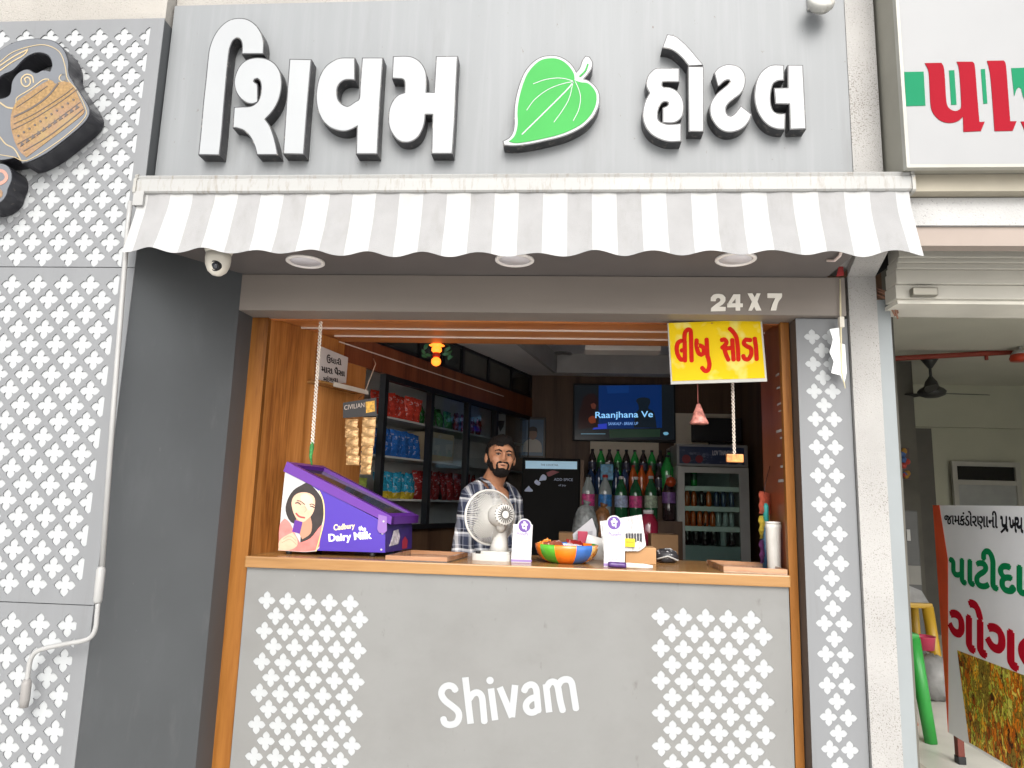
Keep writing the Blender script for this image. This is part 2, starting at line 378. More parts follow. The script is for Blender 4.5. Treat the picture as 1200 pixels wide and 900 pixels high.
# splayed dark wall at the left of the recess
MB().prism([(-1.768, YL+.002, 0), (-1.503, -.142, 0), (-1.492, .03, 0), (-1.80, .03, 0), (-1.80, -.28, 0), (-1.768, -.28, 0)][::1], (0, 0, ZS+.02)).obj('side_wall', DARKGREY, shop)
MB().box(-1.767, 1.139, YF+.002, .03, ZS, ZS+.05).obj('soffit', SOFFIT, shop)
hd = MB().box(-1.505, 1.212, -.14, .03, 2.331, ZS-.003).obj('header', HEADER, shop)
TWHITE = mat('stick_on_lettering', (.78, .74, .66), rough=.5, var=.03)
def hz(pts): return [at(x, y, -.141) for x, y in zpx(820, 335, 10.909, pts)]
for p in ([(140, 195), (142, 150), (175, 115), (230, 105), (290, 115), (325, 150), (325, 195), (295, 235), (245, 270), (330, 272), (328, 322), (140, 327), (145, 285), (200, 240), (255, 200), (265, 175), (250, 155), (225, 155), (205, 175), (203, 197)],
          [(430, 110), (515, 110), (515, 225), (550, 228), (548, 272), (525, 275), (525, 315), (460, 317), (458, 275), (350, 275), (348, 235), (429, 112), (455, 165), (405, 225), (455, 225), (455, 160)],
          [(610, 98), (670, 98), (700, 150), (725, 98), (775, 98), (735, 205), (785, 315), (720, 317), (695, 265), (665, 317), (620, 317), (665, 205)],
          [(862, 98), (1048, 98), (1045, 150), (1000, 215), (975, 315), (905, 317), (930, 230), (965, 158), (865, 155)]):
    if len(p) == 16:
        b = MB()
        for q in ([(455, 110), (515, 110), (515, 317), (458, 317)], [(430, 110), (456, 110), (456, 165), (405, 228), (350, 238)], [(349, 227), (457, 225), (457, 275), (350, 275)], [(514, 226), (550, 228), (548, 273), (514, 274)]): b.prism(hz(q), (0, -.004, 0))
        b.obj('numeral', TWHITE, hd)
    else: MB().prism(hz(smooth(p, 4, 40)), (0, -.004, 0)).obj('numeral', TWHITE, hd)
# pillar and the overhanging beam at the right
MB().box(1.233, 1.352, -.12, .5, 0, ZS+.012).obj('pillar', PLASTERP, shop)
MB().box(1.3525, 1.408, -.117, .5, 0, 2.41).obj('pillar_side_strip', mat('pale_blue_paint', (.2, .218, .222), rough=.6, var=.04), shop)
MB().box(1.13, 1.247, YF, -.12, ZS+.045, 4.4).obj('beam', PLASTERP, shop)
MB().prism([(1.14, YF, ZS+.008), (1.255, YF, ZS+.008), (1.350, -.12, ZS+.008), (1.233, -.12, ZS+.008)], (0, 0, .04)).obj('beam_underside', PLASTERP, shop)
# lined opening
MB().box(-1.495, -1.415, -.012, .02, 0, 2.33).obj('door_jamb', JAMBW, shop)
MB().box(.969, 1.006, -.02, .012, 0, 2.33).obj('door_jamb', JAMBW, shop)
MB().box(.990, 1.006, .013, .40, 0, 2.36).obj('jamb_lining', WOODRED, shop)
MB().box(-1.5, 1.006, .031, .64, 2.362, 2.40).obj('lintel_lining', WOODX, shop)
MB().box(-1.5, 1.006, .012, .031, 2.325, 2.40).obj('lintel_edge', WOODX, shop)
STRIP = mat('pale_trim_strip', (.75, .66, .58), rough=.35, var=.02)
MB().box(-1.435, .989, .298, .306, 2.354, 2.3615).obj('trim_strip', STRIP, shop)
MB().box(-1.255, .989, .473, .481, 2.354, 2.3615).obj('trim_strip', STRIP, shop)
# angled left inner wall: s along it, o into the room
A21 = math.radians(21); UW = Vector((math.sin(A21), math.cos(A21), 0)); NW = Vector((math.cos(A21), -math.sin(A21), 0)); W0 = Vector((-1.482, .02, 0))
WM = Matrix(((UW.x, NW.x, 0, W0.x), (UW.y, NW.y, 0, W0.y), (0, 0, 1, 0), (0, 0, 0, 1)))     # local (s, o, z)
YBACK = 3.12; SEND = (YBACK-.02)/UW.y
MB().box(0, .87, -.03, 0, .2, 2.36, WM).obj('inner_wall', WOOD, shop)
MB().box(.66, SEND, -.03, .005, 2.25, 2.415, WM).obj('wall_band', WOODRED, shop)
MB().box(.60, SEND-.6, .0055, .011, 2.346, 2.352, WM).obj('trim_strip', STRIP, shop)
MB().box(.87, SEND, -.34, -.03, .2, 1.30, WM).obj('cabinet_base', WOODDK, shop)
MB().box(.87, SEND, -.36, -.34, .2, 2.7, WM).obj('alcove_back', mat('dull_alcove_paint', (.66, .67, .64), rough=.7), shop)
# room
ROOMP = mat('ceiling_paint', (.88, .86, .83), rough=.8, var=.03)
MB().box(-1.6, 1.9, .0, YBACK, .15, .2).obj('room_floor', mat('shop_floor_tile', (.42, .38, .33), rough=.4), shop)
MB().box(-1.9, 1.9, YBACK, YBACK+.1, .15, 2.95).obj('back_wall', WOODDK, shop)
MB().box(1.50, 1.6, .4, YBACK, .15, 2.95).obj('right_wall', WOODDK, shop)
MB().box(1.006, 1.6, .38, .40, .15, 2.95).obj('right_wall', WOODDK, shop)
MB().box(-1.7, 1.6, .60, .64, 2.40, 2.95).obj('lintel_back', WOODX, shop)
ZC = 2.63; tl = atz(608, 405, ZC); tb = atz(651, 437, ZC)
cl = MB()
cl.prism([(-2.2, .64, ZC), (tl.x-.28, .64, ZC), (tb.x-.02, tb.y, ZC), (1.6, tb.y, ZC), (1.6, YBACK, ZC), (-2.2, YBACK, ZC)], (0, 0, .07))
cl.obj('ceiling_border', ROOMP, shop)
MB().box(-2.2, 1.6, .64, YBACK, 2.80, 2.85).obj('ceiling', mat('ceiling_grey', (.78, .77, .76), rough=.85), shop)
b = MB(); b.prism([(tl.x-.28, .64, ZC-.002), (tl.x-.25, .64, ZC-.002), (tb.x+.01, tb.y, ZC-.002), (tb.x-.02, tb.y, ZC-.002)], (0, 0, .172)); b.box(tb.x+.01, 1.6, tb.y-.03, tb.y, ZC-.002, 2.80)
b.obj('ceiling_upstand', mat('ceiling_edge', (.5, .49, .47), rough=.8), shop)
PANELB = mat('beige_wall_panel', (.80, .72, .58), rough=.75, var=.06)
q = [at(692, 512, YBACK-.03), at(772, 535, YBACK-.03)]
MB().box(q[0].x, q[1].x, YBACK-.03, YBACK, q[1].z-.35, q[0].z).obj('wall_panel', PANELB, shop)
q = [at(790, 484, YBACK-.03), at(881, 535, YBACK-.03)]
MB().box(q[0].x, q[1].x, YBACK-.03, YBACK, q[1].z-.1, q[0].z).obj('wall_panel', PANELB, shop)
for a_, b_ in ((at(607, 412, 1.6), None),): pass
# ------------------------------------------------------------------ clover lattice
def clover_pts(r, n=5):
    k = [(.295, .295), (.375, .39), (.395, .53), (.345, .69), (.22, .83), (.075, .945), (0, 1.0)]
    half = k[1:]; pet = [k[0]]+half+[(-x, y) for x, y in half[-2::-1]]
    out = []
    for q in range(4):
        c, s = [(1, 0), (0, 1), (-1, 0), (0, -1)][q]
        out += [(r*(x*c-y*s), r*(x*s+y*c)) for x, y in pet]
    return out                                     # counter-clockwise
def clip_x(pts, xm):
    out = []
    for i in range(len(pts)):
        a, b = pts[i-1], pts[i]
        if (a[0] <= xm) != (b[0] <= xm):
            t = (xm-a[0])/(b[0]-a[0]); out.append((xm, a[1]+t*(b[1]-a[1])))
        if b[0] <= xm: out.append(b)
    return out
def lattice(name, outer, holes, y_front, thick, m, parent):
    """sheet in the XZ plane with real openings"""
    c = bpy.data.curves.new(name, 'CURVE'); c.dimensions = '2D'; c.fill_mode = 'BOTH'; c.extrude = thick/2
    for pts in [outer]+holes:
        s = c.splines.new('POLY'); s.points.add(len(pts)-1); s.use_cyclic_u = True
        for p, q in zip(s.points, pts): p.co = (q[0], q[1], 0, 1)
    o = bpy.data.objects.new(name, c); COL.objects.link(o)
    dg = bpy.context.evaluated_depsgraph_get(); me = bpy.data.meshes.new_from_object(o.evaluated_get(dg))
    bpy.data.objects.remove(o); bpy.data.curves.remove(c)
    for v in me.vertices: v.co = Vector((v.co.x, y_front+thick/2-v.co.z, v.co.y))
    me.materials.clear(); me.materials.append(m)
    for p in me.polygons: p.material_index = 0; p.use_smooth = False
    me.name = name
    return link(name, me, parent)
def clover_mesh(r, t=.002):
    return MB().prism([(x, 0, z) for x, z in clover_pts(r)], (0, t, 0)).mesh('clover', WHITEACP)
def rect(x0, x1, z0, z1): return [(x0, z0), (x1, z0), (x1, z1), (x0, z1)]
PX = .1135; RZ = .0627; R1 = .0440; XCLIP = -1.824
CLM = clover_mesh(R1)
def clad_panel(label, z0, z1, ztop, zlow, xe, first_odd=False):
    t = thing('lattice_panel', label, 'cladding panel', (-2.3, YL, z0))
    holes = []; k = 0; z = ztop
    while z > zlow:
        x = xe+2*PX+(PX/2 if k % 2 else 0)
        while x-R1 > XCLIP: x -= PX
        while x > -2.66:
            pts = [(x+a, z+b) for a, b in clover_pts(R1)]
            if x+R1 > XCLIP:
                pts = clip_x(pts, XCLIP)
                if len(pts) > 3 and max(p[0] for p in pts)-min(p[0] for p in pts) > .012:
                    holes.append(pts); MB().prism([(a, YL+.0045, b) for a, b in clip_x(pts, XCLIP-.0003)], (0, .002, 0)).obj('clover', WHITEACP, t)
            else:
                holes.append(pts); link('clover', CLM, t, loc=(x, YL+.0045, z))
            x -= PX
        k += 1; z -= RZ
    lattice('lattice_sheet', rect(-3.4, -1.765, z0, z1), holes, YL, .0050, GREY, t)
    return t
clad_panel('upper grey cladding panel of white clovers behind the kettle sign', 2.4, 3.532, 3.447, 2.44, -1.9418)
clad_panel('middle grey cladding panel with white clovers beside the awning crank rod', 1.064, 2.3965, 2.3235, 1.12, -1.9484)
clad_panel('lowest grey cladding panel of white clovers behind the crank handle', .05, 1.0605, .985, .12, -1.972)
# ------------------------------------------------------------------ counter
ct = thing('serving_counter', 'grey fronted serving counter with wooden top and white lettering', 'counter', (-.2, 0, 0))
MB().bbox(-1.412, .967, -.05, .60, 1.172, 1.222, .006).obj('counter_top', WOODTOP, ct)
holes = []; RC = .0405; CM2 = clover_mesh(RC); fp_cl = []
for blk in (-1.3035, .4265):
    for k in range(14):
        z = 1.0315-.0648*k
        for j in range(5):
            x = blk+.0945*j+(.0470 if k % 2 else 0)
            holes.append([(x+a, z+b) for a, b in clover_pts(RC)]); fp_cl.append((x, z))
fp = lattice('front_panel', rect(-1.405, .962, .03, 1.171), holes, -.031, .006, COUNTERGREY, ct)
for x, z in fp_cl: link('clover', CM2, fp, loc=(x, -.0285, z))
MB().box(-1.404, .961, -.0245, -.012, .03, 1.17).obj('panel_backing', COUNTERGREY, ct)
def sz(pts): return [at(x, y, -.0315) for x, y in zpx(500, 780, 6, pts)]
LW = mat('cut_vinyl_lettering', (.33, .34, .345), rough=.45, var=.02)
for i, strokes in enumerate((
    [[(203, 172), (185, 148), (152, 140), (118, 158), (104, 198), (128, 243), (178, 283), (218, 318), (228, 360), (207, 403), (162, 416), (128, 402), (118, 372)]],
    [[(272, 82), (310, 408)], [(298, 235), (326, 198), (360, 190), (388, 218), (398, 300), (406, 394)]],
    [[(452, 160), (482, 383)], 'dot'],
    [[(514, 152), (601, 362)], [(622, 136), (599, 362)]],
    [[(686, 176), (703, 146), (738, 133), (768, 158), (777, 230), (785, 318)], [(776, 222), (735, 232), (704, 262), (700, 298), (722, 326), (755, 326), (782, 305)]],
    [[(838, 130), (862, 328)], [(846, 150), (868, 118), (900, 116), (922, 150), (938, 240), (957, 316)], [(920, 150), (945, 108), (985, 96), (1018, 118), (1034, 200), (1050, 303)]])):
    b = MB()
    for j, s_ in enumerate(strokes):
        o_ = disc2((446, 104), 26) if s_ == 'dot' else ribbon(s_, 46, 4, cap=i in (0, 4) or len(s_) > 2)
        b.prism(sz(o_), (0, -.0016-.0002*j, 0))
    b.obj('letter', LW, fp)
# ------------------------------------------------------------------ right clover panel
rp_ = thing('clover_side_panel', 'narrow grey panel with two columns of white clovers beside the pillar', 'cladding panel', (1.11, -.1, 0))
RR = .0352; CM3 = clover_mesh(RR); holes = []; sp = []
for k in range(34):
    z = 2.2448-.0602*k
    if z < .1: break
    xs = (1.1165,) if k % 2 else (1.0775+.00012*k, 1.1545+.00012*k)
    for x in xs: holes.append([(x+a, z+b) for a, b in clover_pts(RR)]); sp.append((x, z))
lattice('panel_sheet', rect(1.010, 1.229, .02, 2.327), holes, -.102, .004, GREY, rp_)
for x, z in sp: link('clover', CM3, rp_, loc=(x, -.1003, z))
MB().box(1.010, 1.229, -.0975, .0, .02, 2.326).obj('panel_body', mat('panel_edge_brown', (.07, .055, .045), rough=.6), rp_)
# ------------------------------------------------------------------ sign fascia
fa = thing('sign_fascia', 'long grey metal sign board carrying the raised white letters', 'sign board', (-.3, YF, 2.77))
MB().box(-1.764, 1.132, YF, YF+.02, 2.69, 3.637).obj('fascia_sheet', GREYF, fa)
YLET = YF-.058
def sign_letter(label, outs, cat='sign letter', face=WHITE, name='sign_letter'):
    c = at(*outs[0][0], YLET); t = thing(name, label, cat, (c.x, YF, c.z), 'raised letters on the grey fascia' if cat == 'sign letter' else None)
    fb = MB(); sb = MB()
    for o_ in outs:
        pts = [(p.x, p.z) for p in (at(x, y, YLET) for x, y in smooth(o_, 5, 46))]
        fb.prism([(x, YLET-.001, z) for x, z in pts], (0, .004, 0))
        sb.prism([(x, YLET, z) for x, z in offset_poly(pts, .0046)], (0, .0575, 0))
    sb.obj('letter_side', BLACKSIDE, t); fb.obj('letter_face', face, t)
    return t
zA = lambda p: zpx(220, 10, 4.7375, p); zB = lambda p: zpx(360, 50, 6, p); zD = lambda p: zpx(740, 30, 5.4545, p)
sign_letter('tall hooked white sign letter, first of the raised letters, beside the lattice cladding', [zA([(65, 808), (78, 680), (92, 520), (105, 400), (118, 270), (127, 215), (150, 155), (185, 105), (230, 70), (280, 58), (330, 65), (375, 95), (405, 140), (418, 190), (416, 248), (305, 248), (307, 215), (303, 185), (290, 165), (272, 160), (250, 175), (235, 205), (226, 240), (215, 340), (205, 450), (193, 590), (182, 720), (172, 810)])])
sign_letter('curled white sign letter with a spiral top, next to the tall hook', [zA([(385, 516), (360, 525), (330, 520), (300, 500), (275, 465), (263, 420), (268, 375), (290, 325), (325, 292), (375, 278), (430, 282), (475, 305), (505, 345), (517, 395), (515, 450), (500, 510), (470, 565), (425, 615), (450, 650), (470, 700), (485, 755), (495, 808), (388, 808), (375, 760), (350, 710), (315, 675), (275, 660), (255, 658), (262, 552), (300, 550), (345, 548), (372, 537), (395, 515), (408, 480), (412, 435), (405, 400), (388, 385), (368, 390), (362, 405), (372, 416), (384, 430)])])
sign_letter('plain upright white bar between the curled letter and the round open letter', [zA([(570, 285), (682, 287), (660, 540), (640, 805), (535, 803), (552, 540)])])
sign_letter('white sign letter with a round open bowl joined to an upright bar', [zB([(330, 112), (330, 258), (290, 255), (255, 262), (225, 285), (207, 320), (205, 365), (215, 405), (240, 435), (275, 452), (300, 447), (340, 420), (370, 395), (378, 300), (392, 112), (527, 112), (515, 290), (500, 530), (488, 778), (350, 778), (357, 580), (310, 605), (265, 618), (215, 612), (160, 590), (110, 540), (80, 470), (68, 390), (75, 310), (95, 235), (135, 170), (190, 130), (240, 113)])])
sign_letter('white sign letter with a solid round lobe and crossbar, beside the leaf sign', [zB([(610, 102), (690, 100), (740, 108), (785, 135), (818, 180), (833, 235), (832, 355), (898, 355), (912, 102), (1052, 100), (1040, 330), (1030, 560), (1015, 775), (880, 775), (888, 500), (825, 500), (820, 560), (800, 620), (770, 665), (725, 692), (680, 695), (640, 680), (605, 640), (582, 590), (577, 530), (583, 470), (605, 415), (640, 375), (690, 355), (692, 290), (685, 262), (665, 250), (603, 246)])])
sign_letter('white sign letter shaped like a curled six under the slanting stroke', [zD([(300, 278), (300, 355), (205, 355), (192, 368), (190, 385), (205, 398), (245, 402), (290, 425), (320, 470), (328, 520), (320, 575), (290, 608), (250, 618), (205, 615), (205, 530), (228, 520), (242, 505), (240, 490), (222, 482), (195, 488), (172, 520), (162, 565), (165, 600), (185, 622), (235, 637), (312, 632), (312, 735), (240, 737), (180, 720), (130, 690), (95, 645), (78, 590), (80, 535), (95, 480), (122, 432), (105, 400), (100, 365), (110, 325), (135, 295), (170, 278)])])
sign_letter('white upright bar topped by a slanting curved stroke', [zD([(232, 62), (275, 72), (320, 105), (370, 155), (420, 215), (452, 250), (368, 252), (330, 205), (285, 165), (245, 145), (205, 138)]), zD([(368, 268), (455, 268), (455, 672), (372, 672)])])
sign_letter('white sign letter shaped like a backward winding S', [zD([(535, 303), (560, 275), (600, 257), (640, 255), (685, 270), (715, 305), (723, 350), (715, 395), (690, 435), (650, 465), (620, 490), (600, 520), (600, 555), (615, 580), (640, 583), (665, 565), (690, 535), (700, 520), (762, 570), (745, 610), (710, 650), (660, 672), (610, 675), (565, 655), (530, 615), (510, 570), (507, 520), (520, 480), (550, 440), (590, 405), (620, 380), (637, 360), (630, 345), (610, 343), (585, 355), (556, 383)])])
sign_letter('last white raised letter, a curve beside an armed bar, below the round floodlight', [zD([(968, 258), (968, 345), (935, 348), (905, 365), (890, 400), (883, 450), (885, 500), (900, 545), (935, 568), (978, 568), (975, 658), (930, 655), (880, 635), (835, 590), (805, 530), (792, 460), (797, 390), (815, 330), (850, 285), (900, 258)]), zD([(1005, 258), (1090, 258), (1098, 420), (1110, 655), (1020, 658), (1015, 497), (925, 495), (918, 405), (1005, 403)])])
zC_ = lambda p: zpx(580, 50, 6.4286, p)
LEAFG = mat('leaf_green_acrylic', (.045, .27, .06), spec=.1, rough=.5, var=.05)
leaf_o = [(72, 768), (66, 745), (110, 720), (138, 680), (150, 620), (150, 520), (160, 430), (185, 330), (225, 230), (280, 160), (340, 118), (400, 104), (470, 106), (530, 132), (580, 177), (612, 232), (645, 190), (662, 140), (685, 107), (708, 112), (730, 150), (725, 190), (700, 230), (660, 278), (700, 290), (745, 325), (775, 370), (784, 420), (775, 480), (740, 550), (680, 615), (600, 665), (500, 705), (380, 735), (260, 760), (150, 772)]
lf = sign_letter('green heart shaped leaf sign with white rim and veins', [zC_(leaf_o)], 'leaf sign', WHITE, 'leaf_sign')
def lz(pts, y=YLET-.0012): return [at(x, yy, y) for x, yy in zC_(pts)]
green = [(105, 745), (140, 715), (160, 675), (172, 610), (170, 520), (180, 435), (205, 335), (243, 240), (295, 172), (350, 132), (405, 120), (465, 122), (520, 146), (567, 190), (596, 240), (600, 285), (650, 300), (695, 305), (735, 337), (760, 378), (766, 420), (757, 475), (725, 540), (668, 602), (590, 650), (495, 690), (378, 720), (260, 744), (160, 757)]
MB().prism(lz(smooth(green, 5, 60)), (0, -.0018, 0)).obj('leaf_blade', LEAFG, lf)
for p, wd in (([(205, 692), (400, 500), (540, 360), (590, 300)], 9), ([(290, 312), (370, 283), (450, 270), (520, 272), (585, 290)], 5), ([(240, 510), (300, 430), (400, 355), (500, 315), (585, 295)], 5), ([(445, 600), (510, 510), (560, 420), (588, 300)], 5), ([(590, 590), (630, 510), (645, 420), (630, 350), (605, 295)], 5), ([(640, 255), (680, 215), (700, 165)], 12)):
    MB().prism(lz(ribbon(p, wd)), (0, -.0026, 0)).obj('leaf_vein', LEAFG if wd == 12 else WHITE, lf)
# ------------------------------------------------------------------ floodlight above the letters
fl = thing('floodlight', 'small weathered white round floodlight at the top of the fascia', 'floodlight', at(963, 5, YF-.06))
c = at(962, 4, YF-.07); MX = Matrix.Rotation(math.radians(62), 3, 'X')
LAMPW = add_dirt(mat('weathered_white_cast', (.36, .355, .33), rough=.5), (.2, .14, .08), .8, 60, (1, 1, 1), .6, .75)
MB().lathe([(.0, -.03), (.035, -.028), (.05, -.01), (.052, .012), (.046, .02), (.0, .02)], c, 20, MX).obj('lamp_housing', LAMPW, fl)
MB().lathe([(.0, .0), (.016, .0), (.02, -.008), (.02, -.02), (.0, -.02)], c+Vector((0, -.018, -.026)), 14, MX).obj('lamp_boss', LAMPW, fl)
MB().tube([c+Vector((0, .0, .03)), c+Vector((0, .03, .06)), (c.x, YF-.001, c.z+.06)], .012, 10).obj('bracket', LAMPW, fl)
MB().box(c.x-.03, c.x+.03, YF-.012, YF-.0005, c.z+.02, c.z+.1).obj('mount_plate', LAMPW, fl)
# ------------------------------------------------------------------ kettle sign and the sign piece below it
GOLD = mat('gold_glitter_print', (.235, .145, .058), rough=.35, var=.3, scale=90, metal=.25)
add_dirt(GOLD, (.24, .145, .115), .8, 3, (1, 1, 1), .45, .6); add_dirt(GOLD, (.27, .2, .08), .8, 4, (1.3, 1, 1.2), .5, .65)
KGREY = mat('blue_grey_acrylic', (.11, .117, .128), rough=.35, var=.05)
KLINE = mat('kettle_line_print', (.08, .065, .06), rough=.4); KGOLDL = mat('pale_gold_line', (.36, .28, .16), rough=.35, var=.1)
YK = YL-.088; zK = lambda p: zpx(0, 30, 3.6, p)
def kz(pts, y): return [at(x, yy, y) for x, yy in zK(pts)]
kt = thing('kettle_sign', 'light box sign shaped as a golden ornamented tea kettle', 'kettle sign', at(40, 190, YL))
kout = [(-75, 190), (-45, 145), (0, 105), (50, 75), (110, 58), (170, 55), (230, 66), (270, 100), (290, 150), (292, 200), (312, 240), (345, 290), (380, 350), (375, 390), (340, 430), (280, 480), (200, 540), (130, 575), (95, 583), (75, 560), (40, 566), (-10, 570), (-60, 545), (-110, 480), (-140, 400), (-165, 340), (-150, 315), (-105, 330), (-70, 380), (-40, 350), (-50, 300), (-70, 250)]
khole = [(-25, 262), (10, 215), (60, 190), (110, 140), (160, 118), (205, 130), (220, 165), (212, 192), (182, 188), (152, 200), (118, 184), (80, 198), (52, 235), (42, 290), (5, 308), (-25, 300)]
def slit(outer, hole):          # bridge the hole to the outline with a hairline cut
    i, j = min(((i, j) for i in range(len(outer)) for j in range(len(hole))), key=lambda q: (outer[q[0]][0]-hole[q[1]][0])**2+(outer[q[0]][1]-hole[q[1]][1])**2)
    A = lambda P: sum(P[k-1][0]*P[k][1]-P[k][0]*P[k-1][1] for k in range(len(P)))
    h = hole[j:]+hole[:j]
    if A(outer)*A(hole) > 0: h = [h[0]]+h[:0:-1]
    return outer[:i+1]+h+[(h[0][0]+.4, h[0][1]+.4)]+[(outer[i][0]+.4, outer[i][1]+.4)]+outer[i+1:]
so_, sh_ = smooth(kout, 4, 60), smooth(khole, 4, 60)
full = slit(so_, sh_)
MB().prism(kz(full, YK), (0, .0875, 0)).obj('box_side', add_dirt(mat('kettle_side_dark', (.02, .02, .024), rough=.3, var=.3), (.25, .22, .18), .6, 40, (1, 1, 1), .62, .75), kt)
si = slit([(x*.985+2, y*.985+5) for x, y in so_], offset_poly(sh_, 4))
MB().prism(kz(si, YK-.0015), (0, -.003, 0)).obj('kettle_face', KGREY, kt)
body = [(45, 402), (64, 332), (110, 292), (205, 232), (235, 246), (255, 238), (300, 244), (332, 300), (358, 358), (330, 392), (112, 556), (84, 530), (60, 480)]
kb = MB().prism(kz(smooth(body, 4, 60), YK-.0046), (0, -.0015, 0)).obj('kettle_body', GOLD, kt)
for p, wd, m_ in (([(60, 385), (130, 350), (200, 300), (245, 245)], 7, KLINE), ([(52, 440), (140, 395), (250, 325), (325, 270)], 3, KLINE), ([(100, 530), (200, 470), (300, 395), (352, 352)], 4, KLINE), ([(75, 500), (180, 440), (290, 360), (340, 322)], 3, KLINE), ([(70, 345), (130, 305), (200, 255)], 3, KLINE), ([(60, 415), (150, 370), (260, 300), (310, 262)], 3, KLINE),
                  ([(105, 545), (95, 500), (62, 400), (80, 330)], 3, KGOLDL), ([(0, 325), (30, 345), (60, 350)], 6, KGOLDL), ([(0, 470), (25, 500), (60, 520), (90, 570)], 5, KGOLDL), ([(0, 545), (60, 555), (110, 570), (200, 520), (290, 455), (360, 385), (358, 340), (322, 270), (285, 225), (275, 170), (250, 110), (190, 82), (120, 90), (50, 115), (0, 155)], 3, KGOLDL),
                  ([(0, 170), (60, 130), (120, 100), (100, 125), (50, 155), (0, 190)], 5, KGOLDL), ([(265, 240), (250, 225), (258, 208), (276, 210), (280, 230), (265, 236)], 4, KGOLDL), ([(110, 240), (104, 225), (116, 218), (128, 228), (126, 248), (108, 258), (92, 244), (92, 222), (112, 206), (136, 214), (142, 240)], 5, KGOLDL), ([(68, 325), (75, 302), (130, 268), (180, 230), (205, 226), (208, 244)], 4, KGOLDL)):
    MB().prism(kz(ribbon(p, wd), YK-.0061 if m_ is KLINE else YK-.0048), (0, -.0012, 0)).obj('ornament_line', m_, kt)
for i in range(11):     # row of dots and teeth round the belly
    t_ = i/10; x = 78+t_*232; y = 468-t_*152
    MB().prism(kz(disc2((x, y-3), 5, 8), YK-.0063), (0, -.0012, 0)).obj('ornament_dot', KLINE, kt)
    MB().prism(kz([(x+8, y+44-t_*4), (x+26, y+32-t_*4), (x+12, y+22-t_*4)], YK-.0063), (0, -.0012, 0)).obj('ornament_tooth', KLINE, kt)
ks = thing('sign_piece', 'rounded end of a light box letter under the kettle sign', 'sign letter', at(10, 225, YL))
po = [(-120, 600), (-60, 585), (0, 584), (32, 592), (50, 618), (52, 652), (36, 692), (30, 715), (10, 742), (-40, 770), (-120, 770)]
MB().prism(kz(smooth(po, 4, 60), YK), (0, .0875, 0)).obj('letter_side', MATS['kettle_side_dark'], ks)
MB().prism(kz(smooth([(x*.97-1, y*.99+6) for x, y in po], 4, 60), YK-.001), (0, -.003, 0)).obj('letter_face', KGREY, ks)
MB().prism(kz(ribbon([(-80, 625), (0, 612), (25, 628), (25, 650), (-5, 668), (-80, 672)], 14), YK-.0042), (0, -.0012, 0)).obj('letter_line', mat('pink_gold_line', (.32, .17, .13), rough=.4, var=.15), ks)
MB().prism(kz(ribbon([(-80, 700), (-10, 695), (5, 705), (-5, 722), (-80, 735)], 14), YK-.0042), (0, -.0012, 0)).obj('letter_line', GOLD, ks)
# ------------------------------------------------------------------ awning
aw = thing('retractable_awning', 'rolled in awning with grey and white striped scalloped valance', 'awning', (-.2, -.55, 2.7))
CASS = add_dirt(mat('cassette_white_metal', (.285, .285, .275), rough=.5, var=.05, scale=3), (.14, .10, .06), .6, 22, (3, 1, .6), .52, .75)
prof = [(-.565, 2.690), (-.60, 2.694), (-.606, 2.70), (-.606, 2.748), (-.598, 2.756), (-.602, 2.766), (-.596, 2.772), (-.48, 2.776), (-.482, 2.69)]
MB().prism([(-1.755, y, z) for y, z in prof], (3.045, 0, 0)).obj('cassette', CASS, aw)
for x in (-1.768, 1.2905): MB().prism([(x, y*1.0-(.004 if y < -.5 else 0), z+(.004 if z > 2.73 else -.004)) for y, z in prof], (.0125, 0, 0)).obj('end_cap', add_dirt(mat('cap_white_plastic', (.28, .275, .255), rough=.45), (.35, .27, .16), .6, 20, (1, 1, 1), .55, .75), aw)
FABW = mat('awning_cloth_white', (.355, .356, .352), rough=.8, var=.03, scale=14, bump=.15, bscale=300, spec=.15)
FABG = mat('awning_cloth_grey', (.258, .257, .256), rough=.8, var=.04, scale=14, bump=.15, bscale=300, spec=.15)
add_dirt(FABW, (.30, .29, .27), .5, 5, (3, 3, .8), .52, .75); add_dirt(FABG, (.2, .195, .185), .5, 5, (3, 3, .8), .52, .75)
xa = at(198.3, 230, -.6).x; xb = at(1050, 224, -.6).x; per = (xb-xa)/15
va = MB(); N = 15*2*8+60; x0v, x1v = -1.748, 1.284; nr = 7
cols = []
xs = []
x = x0v
edges = sorted([x0v, x1v]+[xa+per/2*k for k in range(-3, 40) if x0v+.004 < xa+per/2*k < x1v-.004])
for i in range(len(edges)-1):
    for j in range(7): xs.append(edges[i]+(edges[i+1]-edges[i])*j/7)
xs.append(x1v)
for thick in (0, .0015):
    for x in xs:
        t = (x-x0v)/(x1v-x0v)
        zb = 2.433+.0015*math.sin(x*17)+.0105*math.cos(2*math.pi*(x-x0v)/.2168+math.pi)-.008*math.sin(math.pi*t)+.004*math.sin(x*3.1)
        for r in range(nr):
            v = r/(nr-1); z = 2.698+(zb-2.698)*v
            y = -.592-.052*v**1.5+thick+.007*v*math.sin(x*29+.9*math.sin(x*7))+.005*math.sin(x*11+v*3)*v+.002*math.sin(x*61+v*5+2*math.sin(x*5))*(1-v*.6)+.002*math.sin(v*9+x*4)
            xx = x+((t-.5)*.022)*v
            cols.append((xx, y, z))
nx = len(xs)
for s_ in range(2):
    for i in range(nx-1):
        xm = (xs[i]+xs[i+1])/2; g = int(math.floor((xm-xa)/(per/2))) % 2
        for r in range(nr-1):
            a_ = s_*nx*nr+i*nr+r; q = (a_, a_+1, a_+nr+1, a_+nr)
            va.f.append(list(q if s_ == 0 else q[::-1])); va.mi.append(g); va.sm.append(True)
va.v = cols
va.obj('valance', [FABW, FABG], aw)
